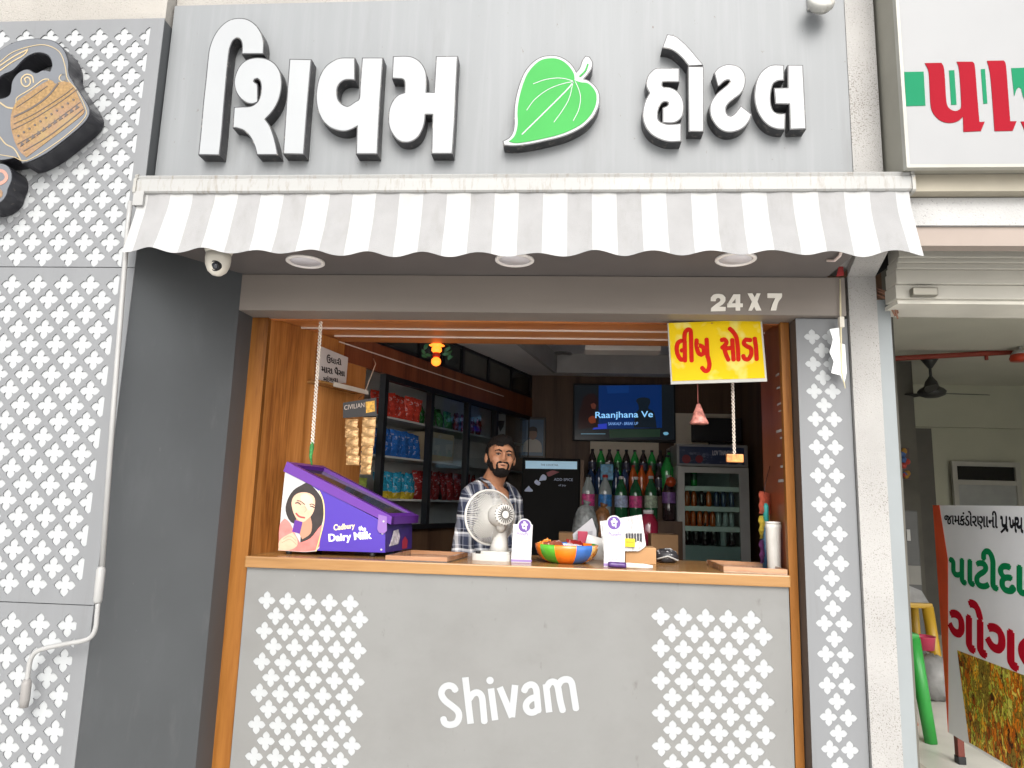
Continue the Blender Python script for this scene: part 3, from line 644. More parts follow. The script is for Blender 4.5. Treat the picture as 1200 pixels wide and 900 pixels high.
# crank rod
cr = thing('awning_crank', 'long white awning crank rod hanging in front of the lattice cladding', 'crank rod', at(120, 665, -.6))
CRW = mat('crank_white_paint', (.29, .288, .28), rough=.4, var=.05)
def P6(x, y, Y=-.6): return at(x, y, Y)
MB().tube([P6(153, 236), P6(150, 262), P6(147, 300), P6(133, 480), P6(119.5, 666)], .0095, 10).obj('rod', CRW, cr)
MB().tube([P6(119, 664), P6(118.5, 668), P6(116, 690), P6(114.5, 704), P6(114.3, 707)], [.011, .016, .0155, .0155, .011], 12).obj('joint_sleeve', CRW, cr)
MB().tube([at(x, y, -.6) for x, y in smooth([(115, 706), (113.5, 722), (112, 736), (107, 746), (97, 751), (75, 755), (52, 760), (41, 765), (35.5, 774), (33, 788), (31.5, 800)], 4, 80, False)], .0085, 10).obj('crank_arm', CRW, cr)
MB().tube([P6(31.8, 796), P6(31.2, 801), P6(29, 820), P6(28, 829)], [.012, .0165, .0165, .014], 12).obj('hand_grip', mat('crank_grip_plastic', (.22, .21, .2), rough=.5), cr)
MB().box(-1.763, -1.72, -.607, -.58, 2.64, 2.70).obj('gear_eye', CRW, cr)
# ------------------------------------------------------------------ soffit lights and dome camera
DLR = mat('downlight_trim', (.78, .74, .70), rough=.4); DLD = mat('downlight_diffuser', (.62, .60, .62), rough=.5)
for (x, y), lab in zip(((358, 306), (603, 304), (862, 303)), ('round unlit downlight in the soffit beside the dome camera', 'round unlit downlight in the middle of the soffit', 'round unlit downlight in the soffit above the numerals')):
    p = atz(x, y, ZS); t = thing('downlight', lab, 'downlight', p, 'round downlights in the soffit')
    MB().lathe([(.083, 0), (.083, -.006), (.078, -.009), (.068, -.008), (.066, -.003), (.066, 0)], p, 28).obj('trim_ring', DLR, t)
    MB().lathe([(0, -.004), (.0655, -.004), (.0655, 0)], p, 28).obj('diffuser', DLD, t)
p = atz(257, 291, ZS); t = thing('dome_camera', 'white dome security camera hanging from the soffit', 'security camera', p)
CAMW = mat('camera_housing', (.70, .66, .57), rough=.35, var=.04)
MB().lathe([(.058, 0), (.058, -.008), (.052, -.022), (.05, -.026)], p, 24).obj('camera_base', CAMW, t)
MB().lathe([(.05, -.024), (.051, -.05), (.048, -.075), (.038, -.1), (.02, -.116), (0, -.12)], p, 24).obj('camera_body', CAMW, t)
lc = p+Vector((.010, -.036, -.088)); ML = Matrix.Rotation(math.radians(115), 3, 'X') @ Matrix.Rotation(math.radians(-12), 3, 'Y')
MB().lathe([(.022, -.012), (.022, .006), (.018, .008), (.016, .003)], lc, 18, ML).obj('lens_ring', BLACK, t)
MB().lathe([(.017, .002), (.013, .008), (0, .011)], lc, 18, ML).obj('lens', mat('lens_glass', (.03, .035, .045), rough=.05, spec=.8), t)
# ================================================================== NEIGHBOURING SHOP
nb = thing('neighbour_shop', 'open fronted neighbouring shop with grey shutter box and bare interior', 'building', (2.6, 0, 0))
NBW = mat('interior_khaki_paint', (.47, .47, .375), rough=.85, var=.05, scale=2); NBC = mat('interior_ceiling_paint', (.62, .61, .53), rough=.85, var=.04, scale=2)
BEIGE = mat('beige_lintel_paint', (.26, .215, .185), rough=.7, var=.05); SHUT = mat('shutter_grey_paint', (.36, .345, .30), rough=.55, var=.05)
def zat(x, y, Y): return at(x, y, Y).z
Yl = -.53
zbot0 = at(1130, 195, -.64).z-.07
z1, z2, z3 = zat(1130, 213, Yl), zat(1130, 264, Yl), zat(1130, 288, Yl+.012)
MB().box(1.258, 4.6, Yl, Yl+.09, z2, zbot0-.004).obj('lintel_beam', NEIGHPL, nb)
MB().box(1.30, 4.6, Yl+.012, Yl+.07, z3, z2-.002).obj('lintel_edge', BEIGE, nb)
ys = [288, 302, 308, 315.5, 333.5, 351]
for i in range(5):
    Yi = -.30+.012*i; za, zb_ = zat(1130, ys[i], Yi)+(.2 if i == 0 else 0), zat(1130, ys[i+1], Yi)
    MB().bbox(1.372, 4.6, Yi, Yi+.1, zb_+.002, za-.002, .004).obj('shutter_slat', SHUT, nb)
zs_ = zat(1130, 356, -.24)
MB().box(1.385, 4.6, -.235, -.02, zs_, zat(1130, 351, -.24)-.002).obj('shutter_bottom_bar', mat('shutter_bar_pale', (.5, .48, .42), rough=.5), nb)
q = at(1083, 343, -.27)
MB().bbox(q.x-.05, q.x+.05, -.285, -.251, q.z-.015, q.z+.02, .005).obj('shutter_lock', mat('lock_grey_metal', (.2, .19, .16), rough=.4, metal=.6), nb)
q = at(1030, 340, -.13); b = MB()
for i in range(5):
    dx = random.uniform(-.01, .01)
    b.tube([(1.36+dx, -.10, 2.47-.01*i), (1.385+dx, -.14, 2.44-.008*i), (1.415+dx*2, -.14, 2.405-.01*i), (1.43+dx, -.13, 2.37-.012*i)], .004, 6)
b.obj('loose_cable', mat('rusty_cable', (.22, .11, .07), rough=.7), nb)
MB().bbox(1.395, 1.43, -.15, -.121, 2.395, 2.425, .003).obj('junction_clip', WHITEPL, nb)
MB().prism([at(x, y, -.10) for x, y in ((1040, 286), (1053, 289), (1050, 304), (1037, 316), (1024, 325), (1026, 318))], (0, .06, 0)).obj('gap_shade_wedge', BLACK, nb)  # solid black wedge standing in for the shade inside the gap
MB().box(1.41, 6.2, -.1, 6.6, .10, .15).obj('shop_floor', mat('pale_floor_tile', (.6, .58, .53), rough=.3, var=.06), nb)
MB().box(1.3, 6.3, .0, 6.6, 3.2, 3.3).obj('shop_ceiling', NBC, nb)
MB().box(1.3, 6.3, -.02, .05, 2.86, 3.2).obj('lintel_back', NBC, nb)
MB().box(1.3, 6.3, 6.6, 6.7, .1, 3.3).obj('rear_wall', NBW, nb)
MB().box(6.2, 6.3, 0, 6.6, .1, 3.3).obj('far_side_wall', NBW, nb)
MB().box(1.63, 1.70, .5, 6.6, .1, 3.3).obj('party_wall', mat('dark_party_wall', (.10, .095, .08), rough=.85, var=.25, scale=2), nb)  # dark base colour with random variation
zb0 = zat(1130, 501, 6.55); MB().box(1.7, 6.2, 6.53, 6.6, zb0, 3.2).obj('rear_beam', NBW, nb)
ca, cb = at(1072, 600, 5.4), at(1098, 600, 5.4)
MB().box(ca.x, cb.x, 5.4, 6.53, .15, zat(1085, 502, 5.4)).obj('inner_column', mat('dark_column_paint', (.085, .08, .07), rough=.8), nb)  # one dark colour over the whole column
d0, d1 = at(1119, 546, 6.53), at(1187, 546, 6.53); zd1 = d0.z; zd2 = zat(1150, 563, 6.53)
dr = MB().box(d0.x, d1.x, 6.51, 6.53, .15, zd2-.06).obj('door', mat('grey_door_panel', (.33, .34, .33), rough=.6), nb)
fr = MB()
for x in (d0.x-.06, d1.x): fr.box(x, x+.06, 6.48, 6.53, .15, zd1+.06)
fr.box(d0.x, d1.x, 6.48, 6.53, zd1, zd1+.06); fr.box(d0.x, d1.x, 6.485, 6.53, zd2-.06, zd2)
fr.obj('door_frame', mat('door_frame_paint', (.42, .41, .37), rough=.6), nb)
MB().box(d0.x, d1.x, 6.515, 6.53, zd2, zd1).obj('fanlight', BLACKGL, nb)
# pipe
pp = thing('ceiling_pipe', 'red fire pipe with sprinklers under the neighbouring ceiling', 'pipe', at(1120, 417, 4.4))
REDP = mat('red_pipe_paint', (.24, .035, .02), rough=.45)
pa, pb = at(1040, 420.5, 4.4), at(1215, 411, 4.4)
MB().tube([pa-(pb-pa)*.2, pa, pb, pb+(pb-pa)*.8], .028, 10).obj('pipe_run', REDP, pp)
for x in (1156, 1046):
    q = pa.lerp(pb, (x-1040)/175); MB().tube([q, q+Vector((0, 0, -.07))], .018, 8).obj('sprinkler', REDP, pp)
MB().tube([q+Vector((.0, 0, .0)), q+Vector((0, 0, 3.2-q.z))], .008, 6).obj('pipe_hanger', REDP, pp)
q = at(1196, 419, 4.2); rl = thing('ceiling_detector', 'round red fixture below the pipe in the neighbouring shop', 'detector', q)
MB().lathe([(0, -.04), (.09, -.035), (.1, -.01), (.085, .03), (.03, .05), (0, .05)], q, 18).obj('detector_body', mat('red_detector', (.5, .05, .02), rough=.4), rl)
MB().lathe([(.085, .031), (.06, .07), (0, .075)], q, 18).obj('detector_base', WHITEPL, rl)
MB().tube([q+Vector((0, 0, .07)), (q.x, q.y, 3.2)], .012, 8).obj('detector_stem', WHITEPL, rl)
# ceiling fan
hub = at(1092, 461, 4.8); cf = thing('ceiling_fan', 'dark three bladed ceiling fan in the neighbouring shop', 'ceiling fan', hub)
FB = mat('fan_dark_enamel', (.035, .036, .034), rough=.4)
MB().lathe([(0, -.05), (.07, -.045), (.13, -.02), (.145, .02), (.12, .05), (.075, .075), (.06, .13), (.03, .17), (.02, .19)], hub, 24).obj('motor', FB, cf)
MB().tube([hub+Vector((0, 0, .17)), (hub.x, hub.y, 3.12)], .016, 8).obj('down_rod', FB, cf)
MB().lathe([(.02, -.12), (.06, -.06), (.1, 0)], (hub.x, hub.y, 3.2), 20).obj('canopy', FB, cf)
for a in (4, 124, 244):
    R_ = Matrix.Rotation(math.radians(a), 3, 'Z')
    pts = [(.12, -.03), (.2, -.055), (.4, -.07), (.60, -.06), (.62, .02), (.4, .06), (.2, .045), (.12, .02)]
    b = MB(); b.prism([hub+R_ @ Vector((x, y, .0+.22*y)) for x, y in smooth(pts, 3, 70)], (0, 0, .006)); b.obj('blade', FB, cf)
# wall picture, fridge-like box and things behind the pillar
q = [at(1052, 525, 5.0), at(1066, 562, 5.0)]; wd_ = thing('wall_decoration', 'colourful garlanded picture hanging in the gloom by the neighbouring column', 'picture', q[0])
MB().box(q[0].x, q[1].x, 4.97, 5.0, q[1].z, q[0].z).obj('picture_board', mat('picture_dark', (.08, .05, .05), rough=.5), wd_)
for i in range(9):
    MB().ball((random.uniform(q[0].x+.03, q[1].x-.03), 4.96, random.uniform(q[1].z+.03, q[0].z-.03)), (.035, .02, .035), 10, 6).obj('flower', mat('garland_%s' % 'rgb'[i % 3], [(.4, .05, .04), (.35, .18, .03), (.06, .12, .3)][i % 3], rough=.7), wd_)
MB().box(1.63, q[1].x+.1, 5.0, 5.03, .15, 3.2).obj('side_partition', MATS['dark_party_wall'], nb)
a_, b_ = at(1056, 598, 3.6), at(1081, 690, 3.6)
bx_ = thing('old_appliance', 'grey boxy appliance standing in the neighbouring shop behind the stools', 'appliance', (b_.x, 3.6, .15))
MB().bbox(a_.x, b_.x, 3.6, 4.2, .15, a_.z, .01).obj('appliance_body', mat('appliance_grey', (.075, .076, .074), rough=.5), bx_)
zq = at(1070, 663, 3.59); zr = at(1070, 685, 3.59)
MB().box(a_.x, b_.x-.01, 3.588, 3.599, zr.z, zq.z).obj('pale_panel', mat('appliance_pale_panel', (.2, .195, .175), rough=.5), bx_)
MB().box(b_.x-.11, b_.x-.08, 3.59, 3.599, a_.z-.27, a_.z-.17).obj('sticker', WHITEPL, bx_)
def stool(name, label, c, w, h, m, col2=None):
    t = thing(name, label, 'stool', (c[0], c[1], .15), 'plastic seats in the neighbouring shop')
    MB().bbox(c[0]-w/2, c[0]+w/2, c[1]-w/2, c[1]+w/2, .15+h-.04, .15+h, .012).obj('seat', m, t)
    for sx in (-1, 1):
        for sy in (-1, 1):
            b = MB(); top = Vector((c[0]+sx*w*.40, c[1]+sy*w*.40, .15+h-.03)); bot = Vector((c[0]+sx*w*.56, c[1]+sy*w*.56, .15))
            b.tube([top, top.lerp(bot, .5), bot], [.046, .042, .038], 6); b.obj('leg', m, t)
    b = MB()
    for s_ in (-1, 1):
        b.box(c[0]-w*.46, c[0]+w*.46, c[1]+s_*w*.45-.008, c[1]+s_*w*.45+.008, .15+h*.55, .15+h*.62); b.box(c[0]+s_*w*.45-.008, c[0]+s_*w*.45+.008, c[1]-w*.46, c[1]+w*.46, .15+h*.45, .15+h*.52)
    b.obj('stretcher', m, t)
    return t
GREENP = mat('green_plastic', (.03, .27, .045), rough=.35); YELP = mat('yellow_plastic', (.40, .24, .02), rough=.35); REDPL = mat('red_orange_plastic', (.5, .1, .03), rough=.35)
PINKP = mat('pink_plastic', (.36, .03, .07), rough=.35)
g = at(1082, 836, 1.5); zt = at(1074, 742, 1.5)
stool('green_stool', 'bright green plastic stool half hidden by the pillar', (g.x-.155, 1.62, 0), .3, zt.z-.15, GREENP)
g2 = atz(1078, 850, .15); stool('low_stool', 'low red and orange plastic stool under the green one', (g2.x-.2, g2.y+.12, 0), .26, .20, REDPL)
ych = at(1078, 705, 2.7); stool('yellow_stool', 'tall yellow plastic stool behind the green stool', (ych.x-.10, 2.75, 0), .30, ych.z-.15, YELP)
q = at(1079, 752, 2.2); tub = thing('plastic_tub', 'small pink plastic tub on a packed sack behind the green stool', 'tub', q)
MB().lathe([(0, -.05), (.065, -.05), (.075, .035), (.08, .04), (.075, .041), (.066, .03), (.06, -.035), (0, -.035)], (q.x+.02, q.y, q.z), 20).obj('tub_body', PINKP, tub)
q2 = at(1092, 775, 2.5); sk = thing('packed_sack', 'crumpled translucent white sack on the neighbouring floor', 'sack', (q2.x, q2.y, .15))
SACK = mat('sack_white_film', (.2, .2, .195), rough=.5, var=.2, scale=9, bump=.9, bscale=14)
b = MB()
b.ball((q2.x, q2.y,   .15+(q2.z-.15)/2+.02), (.15, .16, (q2.z-.15)/2+.03), 20, 14); b.v = [(x+random.uniform(-.012, .012), y+random.uniform(-.012, .012), max(.151, z+random.uniform(-.012, .012))) for x, y, z in b.v]
b.obj('sack_body', SACK, sk)
q = at(1070, 725, 2.68); mp_ = thing('wrapped_plate', 'white paper wrapped parcel on the yellow stool', 'parcel', (ych.x-.1, 2.7, ych.z))
MB().prism([(ych.x-.24, 2.62, ych.z+.001), (ych.x+.03, 2.62, ych.z+.001), (ych.x-.02, 2.62, ych.z+.09), (ych.x-.2, 2.62, ych.z+.16)], (0, .22, 0)).obj('parcel_body', SACK, mp_)
# ------------------------------------------------------------------ neighbour's sign box
YS = -.64
ns = thing('neighbour_sign', 'white sign box with green band and red brush lettering', 'sign box', (2.2, YS, 2.8))
xl = at(1063, 195, YS).x; zbot = at(1130, 195, YS).z
MB().box(xl+.001, 4.4, YS+.006, -.31, zbot, 4.3).obj('sign_box', mat('sign_side_cream', (.25, .24, .2), rough=.6, var=.06), ns)
MB().box(xl, 4.4, YS, YS+.0055, zbot, 4.3).obj('sign_face', mat('sign_face_white', (.235, .238, .24), rough=.5, var=.015), ns)
b = MB(); b.box(xl-.004, xl+.008, YS-.006, YS+.02, zbot-.006, 4.3); b.box(xl+.008, 4.4, YS-.006, YS+.02, zbot-.006, zbot+.006); b.obj('sign_rim', mat('sign_rim_cream', (.3, .295, .26), rough=.4), ns)
MB().box(xl+.02, 4.4, YS+.06, -.31, zbot-.07, zbot-.002).obj('sign_underside', mat('sign_underside_cream', (.27, .245, .19), rough=.6), ns)
zE = lambda p: zpx(1040, 40, 5.625, p)
SGR = mat('sign_green_print', (.012, .16, .075), rough=.6, var=.03, spec=.05); SRD = mat('sign_red_print', (.22, .006, .014), rough=.6, var=.03, spec=.05)
def ez(p, d=.0006): return [at(x, y, YS-d) for x, y in zE(p)]
for p in ([(110, 250), (238, 248), (250, 472), (122, 475)], [(405, 240), (440, 238), (455, 465), (420, 467)], [(615, 232), (642, 230), (658, 458), (632, 460)], [(815, 225), (960, 220), (965, 300), (905, 440), (893, 410), (880, 360), (865, 350), (850, 365), (835, 410)]):
    MB().prism(ez(p), (0, -.001, 0)).obj('green_band', SGR, ns)
for p in ([(245, 192), (355, 190), (370, 220), (378, 300), (385, 420), (395, 475), (420, 500), (450, 508), (478, 495), (485, 470), (480, 350), (470, 230), (455, 183), (560, 183), (575, 215), (590, 400), (605, 580), (640, 578), (615, 640), (500, 645), (497, 545), (470, 570), (430, 585), (380, 583), (340, 565), (305, 530), (285, 480), (278, 380), (270, 250)],
          [(655, 177), (765, 175), (780, 210), (795, 400), (808, 575), (850, 575), (825, 638), (705, 640), (690, 430), (675, 260)],
          [(878, 577), (960, 575), (985, 600), (975, 640), (905, 642)]):
    MB().prism(ez(smooth(p, 4, 42), .0007), (0, -.0015, 0)).obj('red_letter', SRD, ns)
# ------------------------------------------------------------------ standing banner
XB = 2.16; YB0, YB1 = 1.12, .18
bn = thing('standing_banner', 'white standing board with green and red lettering and a food photo', 'banner', (XB, .65, .15))
def bz(x, y, d=0): return atp(x, y, (XB-d, 0, 0), (1, 0, 0))
bl, bt = bz(1113, 862), bz(1092, 592)
zb_, zt_ = .30, bt.z; YB0 = (bl.y+bt.y)/2
BANW = mat('banner_white_vinyl', (.90, .905, .92), rough=.5, spec=.2, var=.02)
MB().box(XB, XB+.02, YB1, YB0, zb_, zt_).obj('banner_board', BANW, bn)
ya, yb_ = bz(1101, 592).y, YB0
MB().prism([(XB-.0006, YB0, zt_), (XB-.0006, YB0, zb_), (XB-.0006, YB0-.002, zb_), (XB-.0006, bz(1114, 650).y+.03, zt_-.3), (XB-.0006, ya, zt_)], (-.001, 0, 0)).obj('orange_border', mat('banner_orange_print', (.80, .10, .03), rough=.4), bn)
FOOD = bpy.data.materials.new('food_print'); FOOD.use_nodes = True; MATS['food_print'] = FOOD
t = FOOD.node_tree; p_ = t.nodes['Principled BSDF']; p_.inputs['Roughness'].default_value = .4
p_.inputs['Specular IOR Level'].default_value = .15
tc = t.nodes.new('ShaderNodeTexCoord'); mpn = t.nodes.new('ShaderNodeMapping'); mpn.inputs['Scale'].default_value = (1, 1.6, .6); mpn.inputs['Rotation'].default_value = (.7, 0, 0)
wn = t.nodes.new('ShaderNodeTexNoise'); wn.inputs['Scale'].default_value = 14; wn.inputs['Detail'].default_value = 4
va_ = t.nodes.new('ShaderNodeMix'); va_.data_type = 'VECTOR'; va_.inputs['Factor'].default_value = .28
t.links.new(tc.outputs['Object'], mpn.inputs[0]); t.links.new(mpn.outputs[0], wn.inputs['Vector']); t.links.new(mpn.outputs[0], va_.inputs[4]); t.links.new(wn.outputs['Color'], va_.inputs[5])
vo = t.nodes.new('ShaderNodeTexVoronoi'); vo.inputs['Scale'].default_value = 27; t.links.new(va_.outputs[1], vo.inputs['Vector'])
v2 = t.nodes.new('ShaderNodeTexVoronoi'); v2.feature = 'DISTANCE_TO_EDGE'; v2.inputs['Scale'].default_value = 27; t.links.new(va_.outputs[1], v2.inputs['Vector'])
sx_ = t.nodes.new('ShaderNodeSeparateColor'); t.links.new(vo.outputs['Color'], sx_.inputs[0])
fn_ = t.nodes.new('ShaderNodeTexNoise'); fn_.inputs['Scale'].default_value = 22; fn_.inputs['Detail'].default_value = 5; t.links.new(va_.outputs[1], fn_.inputs['Vector'])
sm_ = t.nodes.new('ShaderNodeMath'); sm_.operation = 'MULTIPLY_ADD'; sm_.inputs[1].default_value = .55; t.links.new(fn_.outputs['Fac'], sm_.inputs[0]); t.links.new(sx_.outputs[0], sm_.inputs[2])
r1 = t.nodes.new('ShaderNodeValToRGB'); e = r1.color_ramp.elements; e[0].position = .28; e[0].color = (.05, .018, .006, 1); e[1].position = 1.0; e[1].color = (.30, .20, .03, 1)
for ps, c_ in ((.40, (.55, .12, .01)), (.52, (.88, .28, .015)), (.63, (.9, .55, .04)), (.73, (.9, .75, .14)), (.84, (.38, .50, .04)), (.93, (.80, .30, .03))): x_ = e.new(ps); x_.color = (*c_, 1)
t.links.new(sm_.outputs[0], r1.inputs[0])
r2 = t.nodes.new('ShaderNodeMapRange'); r2.inputs[1].default_value = .0; r2.inputs[2].default_value = .11; r2.inputs[3].default_value = .15; r2.inputs[4].default_value = 1.05
t.links.new(v2.outputs['Distance'], r2.inputs[0])
mx = t.nodes.new('ShaderNodeMix'); mx.data_type = 'RGBA'; mx.blend_type = 'MULTIPLY'; mx.inputs['Factor'].default_value = 1
t.links.new(r1.outputs[0], mx.inputs['A']); t.links.new(r2.outputs[0], mx.inputs['B']); t.links.new(mx.outputs['Result'], p_.inputs['Base Color'])
f1, f2 = bz(1122, 762), bz(1135, 868)
MB().prism([(XB-.0006, bz(1122, 762).y, bz(1122, 762).z), (XB-.0006, bz(1136, 870).y, bz(1136, 870).z), (XB-.0006, YB1+.04, bz(1136, 870).z-.0), (XB-.0006, YB1+.04, bz(1122, 762).z)], (-.001, 0, 0)).obj('food_photo', FOOD, bn)
BBLK = mat('banner_black_print', (.015, .015, .02), rough=.6, spec=.1); BGR = mat('banner_green_print', (.005, .24, .08), rough=.6, spec=.1); BRD = mat('banner_red_print', (.5, .005, .022), rough=.6, spec=.1)
def bq(*p): return [bz(p[i], p[i+1], .0008) for i in (0, 2, 4, 6)]
b = MB(); lettering(b, '\u0a9c\u0abe\u0aae\u0a95\u0a82\u0aa1\u0acb\u0ab0\u0aa3\u0abe\u0aa8\u0ac0', bq(1107, 599, 1169, 599, 1169, 622, 1107, 616), .001, .0, .0045); b.obj('line_of_lettering', BBLK, bn)
b = MB()
for s_, x0_, x1_, y0_ in (('\u0aaa', 1172.5, 1181.5, 605), ('\u0a96', 1182.5, 1191.5, 606), ('\u0aaf', 1190.5, 1199, 606.5), ('\u0abe', 1202, 1203.5, 607), ('\u0aa4', 1206, 1214, 607.5)):
    lettering(b, s_, bq(x0_, y0_, x1_, y0_+.7, x1_, y0_+17.5, x0_, y0_+16), .001, 0, .022 if s_ != '\u0abe' else 0)
b.prism([bz(x, y, .0008) for x, y in ((1172.5, 623), (1173.8, 625), (1181, 618), (1180, 615.5))], (-.0011, 0, 0)); b.obj('line_of_lettering', BBLK, bn)
b = MB(); lettering(b, '\u0aaa\u0abe\u0a9f\u0ac0\u0aa6\u0abe\u0ab0', bq(1113, 640, 1222, 650, 1222, 702, 1113, 682), .001, .004, .011); b.obj('line_of_lettering', BGR, bn)
b = MB(); lettering(b, '\u0a97\u0acb\u0a97\u0ab3', bq(1112, 696, 1242, 738, 1242, 806, 1112, 752), .001, .004, .013); b.obj('line_of_lettering', BRD, bn)
REDW = mat('red_painted_wood', (.13, .03, .02), rough=.6)
for y in (YB0-.03, YB1+.03):
    MB().bbox(XB+.021, XB+.056, y-.02, y+.02, .19, zt_-.05, .003).obj('post', REDW, bn); MB().bbox(XB+.018, XB+.059, y-.023, y+.023, .15, .19, .003).obj('foot', BLACK, bn)
    MB().tube([(XB+.04, y, 1.3), (XB+.32, y, .165)], .014, 6).obj('stay', REDW, bn)
# ================================================================== INSIDE THE SHOP
def wrot(): return (0, 0, math.atan2(UW.y, UW.x))
def wl(s, o, z): return WM @ Vector((s, o, z))
sc = thing('wall_showcase', 'black framed glass showcase of snack shelves along the slanting wall', 'showcase', wl(1.5, 0, .2))
FRM = mat('showcase_black_frame', (.010, .011, .013), rough=.35)
ms = [1.085, 1.63, 2.16, 2.63, SEND-.03]
for s in ms: MB().box(s-.018, s+.018, -.04, .004, 1.30, 2.25, WM).obj('mullion', FRM, sc)
MB().box(1.07, SEND, -.04, .003, 2.215, 2.25, WM).obj('top_rail', FRM, sc); MB().box(1.07, SEND, -.04, .003, 1.30, 1.33, WM).obj('bottom_rail', FRM, sc)
SHW = mat('shelf_grey_white', (.45, .46, .44), rough=.5)
for z in (1.49, 1.755, 2.0): MB().box(.88, SEND, -.335, -.045, z-.012, z, WM).obj('shelf', SHW, sc)
PANE = glass('showcase_glass', (.88, .91, .93), .05)
for a_, b_ in ((1.648, 2.142), (2.178, 2.612), (2.648, SEND-.05)): MB().box(a_, b_, -.024, -.018, 1.33, 2.215, WM).obj('pane', PANE, sc)
uc = thing('upper_cabinet', 'row of dark glazed cupboards under the shop ceiling', 'cabinet', wl(2.2, 0, 2.42))
MB().box(.9, SEND, -.33, -.03, 2.42, 2.625, WM).obj('cabinet_body', mat('cabinet_inner_dark', (.05, .055, .05), rough=.5), uc)
DPANE = mat('dark_cabinet_glass', (.03, .036, .034), rough=.12, spec=.6)
es = [1.0, 1.45, 1.75, 2.04, 2.46, 2.89, SEND-.02]
for i in range(len(es)-1): MB().box(es[i]+.02, es[i+1]-.02, -.03, -.012, 2.44, 2.605, WM).obj('pane', mat('grey_cabinet_glass', (.12, .115, .10), rough=.2) if i in (3, 4) else DPANE, uc)
for s in es: MB().box(s-.018, s+.018, -.03, .0, 2.421, 2.628, WM).obj('mullion', FRM, uc)
for z0, z1 in ((2.42, 2.44), (2.605, 2.628)): MB().box(.9, SEND, -.03, -.006, z0, z1, WM).obj('rail', FRM, uc)
# snack packets
def packet_mesh(w_, h_, t_, name, mats, nx=6, ny=8, band=None):
    b = MB(); vs = []
    for side in (-1, 1):
        for j in range(ny+1):
            for i in range(nx+1):
                u, v = i/nx*2-1, j/ny*2-1; puff = (1-u**4)*(1-abs(v)**3)*(.85+.3*math.sin(5*u+3*v+nx)*math.sin(4*v-2*u))
                vs.append((u*w_/2*(1-.06*puff)+random.uniform(-.0012, .0012), side*(t_/2*puff+.0008)+.004*math.sin(9*u+7*v)+random.uniform(-.0016, .0016)*puff, (v+1)*h_/2))
    n = (nx+1)*(ny+1)
    for s_ in range(2):
        for j in range(ny):
            for i in range(nx):
                a = s_*n+j*(nx+1)+i; q = (a, a+1, a+nx+2, a+nx+1)
                b.f.append(list(q if s_ == 0 else q[::-1])); b.sm.append(True); b.mi.append(1 if band and band[0] <= j < band[1] else 0)
    b.v = vs
    return b.mesh(name, mats)
def foil(name, c, r=.25, var=.4):
    m = mat(name, c, rough=r, var=var, scale=38, bump=.7, bscale=45, spec=.6)
    add_dirt(m, tuple(min(1, q*.4+.35) for q in c), .85, 26, (1, 1, 1.6), .60, .64, 2)
    return add_dirt(m, tuple(q*.25 for q in c), .8, 34, (1.2, 1, 1), .62, .66, 3)
RED = foil('red_snack_foil', (.50, .05, .03)); BLU = foil('blue_snack_foil', (.02, .12, .42)); LBL = foil('light_blue_snack_foil', (.02, .26, .42)); YEL = foil('yellow_snack_foil', (.55, .42, .03)); LIM = foil('lime_snack_foil', (.34, .44, .08)); DRED = foil('dark_red_foil', (.26, .02, .02)); GRN = foil('green_snack_foil', (.05, .25, .06))
pk = lambda nm, m_, w_=.10, h_=.14, t_=.045, band=None, m2=None: packet_mesh(w_, h_, t_, nm, [m_]+([m2] if m2 else []), band=band)
def row(me, s0, s1, n, o, z, label, group, jit=.01):
    for i in range(n):
        s = s0+(s1-s0)*(i/(max(1, n-1)))
        p = wl(s, o+random.uniform(-jit, jit), z)
        tag(link('snack_packet', me, None, p, (random.uniform(-.20, .08), random.uniform(-.14, .14), wrot()[2]+random.uniform(-.35, .35))), label, 'snack packet', group)
row(pk('snack_packet', RED, .105, .165), 1.15, 1.60, 8, -.10, 2.001, 'shiny red snack packet on the top shelf of the showcase', 'red packets on the top shelf')
row(pk('snack_packet', BLU, .105, .175), 1.14, 1.60, 9, -.10, 1.756, 'dark blue snack packet on the middle shelf of the showcase', 'blue packets on the middle shelf')
row(pk('snack_packet', LBL, .105, .17, .05, (0, 2), YEL), 1.26, 1.58, 6, -.10, 1.491, 'light blue snack packet with yellow foot on the low showcase shelf', 'light blue packets on the low shelf')
row(pk('snack_packet', LIM, .09, .12), .90, 1.02, 3, -.10, 1.491, 'lime green snack packet between the wood wall and the first frame', 'lime packets on the low shelf')
row(pk('snack_packet', BLU, .08, .14), .90, 1.0, 2, -.12, 1.756, 'blue snack packet behind the hanging golden sachets', 'blue packets near the wood wall')
row(pk('snack_packet', GRN, .1, .15), 1.72, 2.1, 4, -.14, 2.001, 'green snack packet behind the glass on the top shelf', 'green packets behind glass')
row(pk('snack_packet', DRED, .1, .15), 2.22, 2.58, 4, -.14, 2.001, 'dark red packet on the top shelf behind the farther glass pane', 'dark red packets on the top shelf')
row(pk('snack_packet', DRED, .11, .20), 1.75, 2.5, 8, -.14, 1.491, 'dark red packet on the low shelf behind glass', 'dark red packets on the low shelf')
row(pk('snack_packet', LBL, .09, .10), 1.2, 1.5, 4, -.12, 1.331, 'blue packet on the showcase floor', 'blue packets on the showcase floor')
cbm = mat('plain_carton', (.40, .33, .22), rough=.75)
b = thing('snack_carton', 'pale cardboard carton standing behind the showcase glass', 'carton', wl(1.9, -.15, 1.756)); MB().bbox(1.72, 2.05, -.28, -.06, 1.757, 1.96, .004, WM).obj('carton_body', cbm, b); MB().box(1.74, 2.03, -.061, -.058, 1.80, 1.92, WM).obj('carton_label', mat('carton_print', (.30, .34, .33), rough=.7), b)
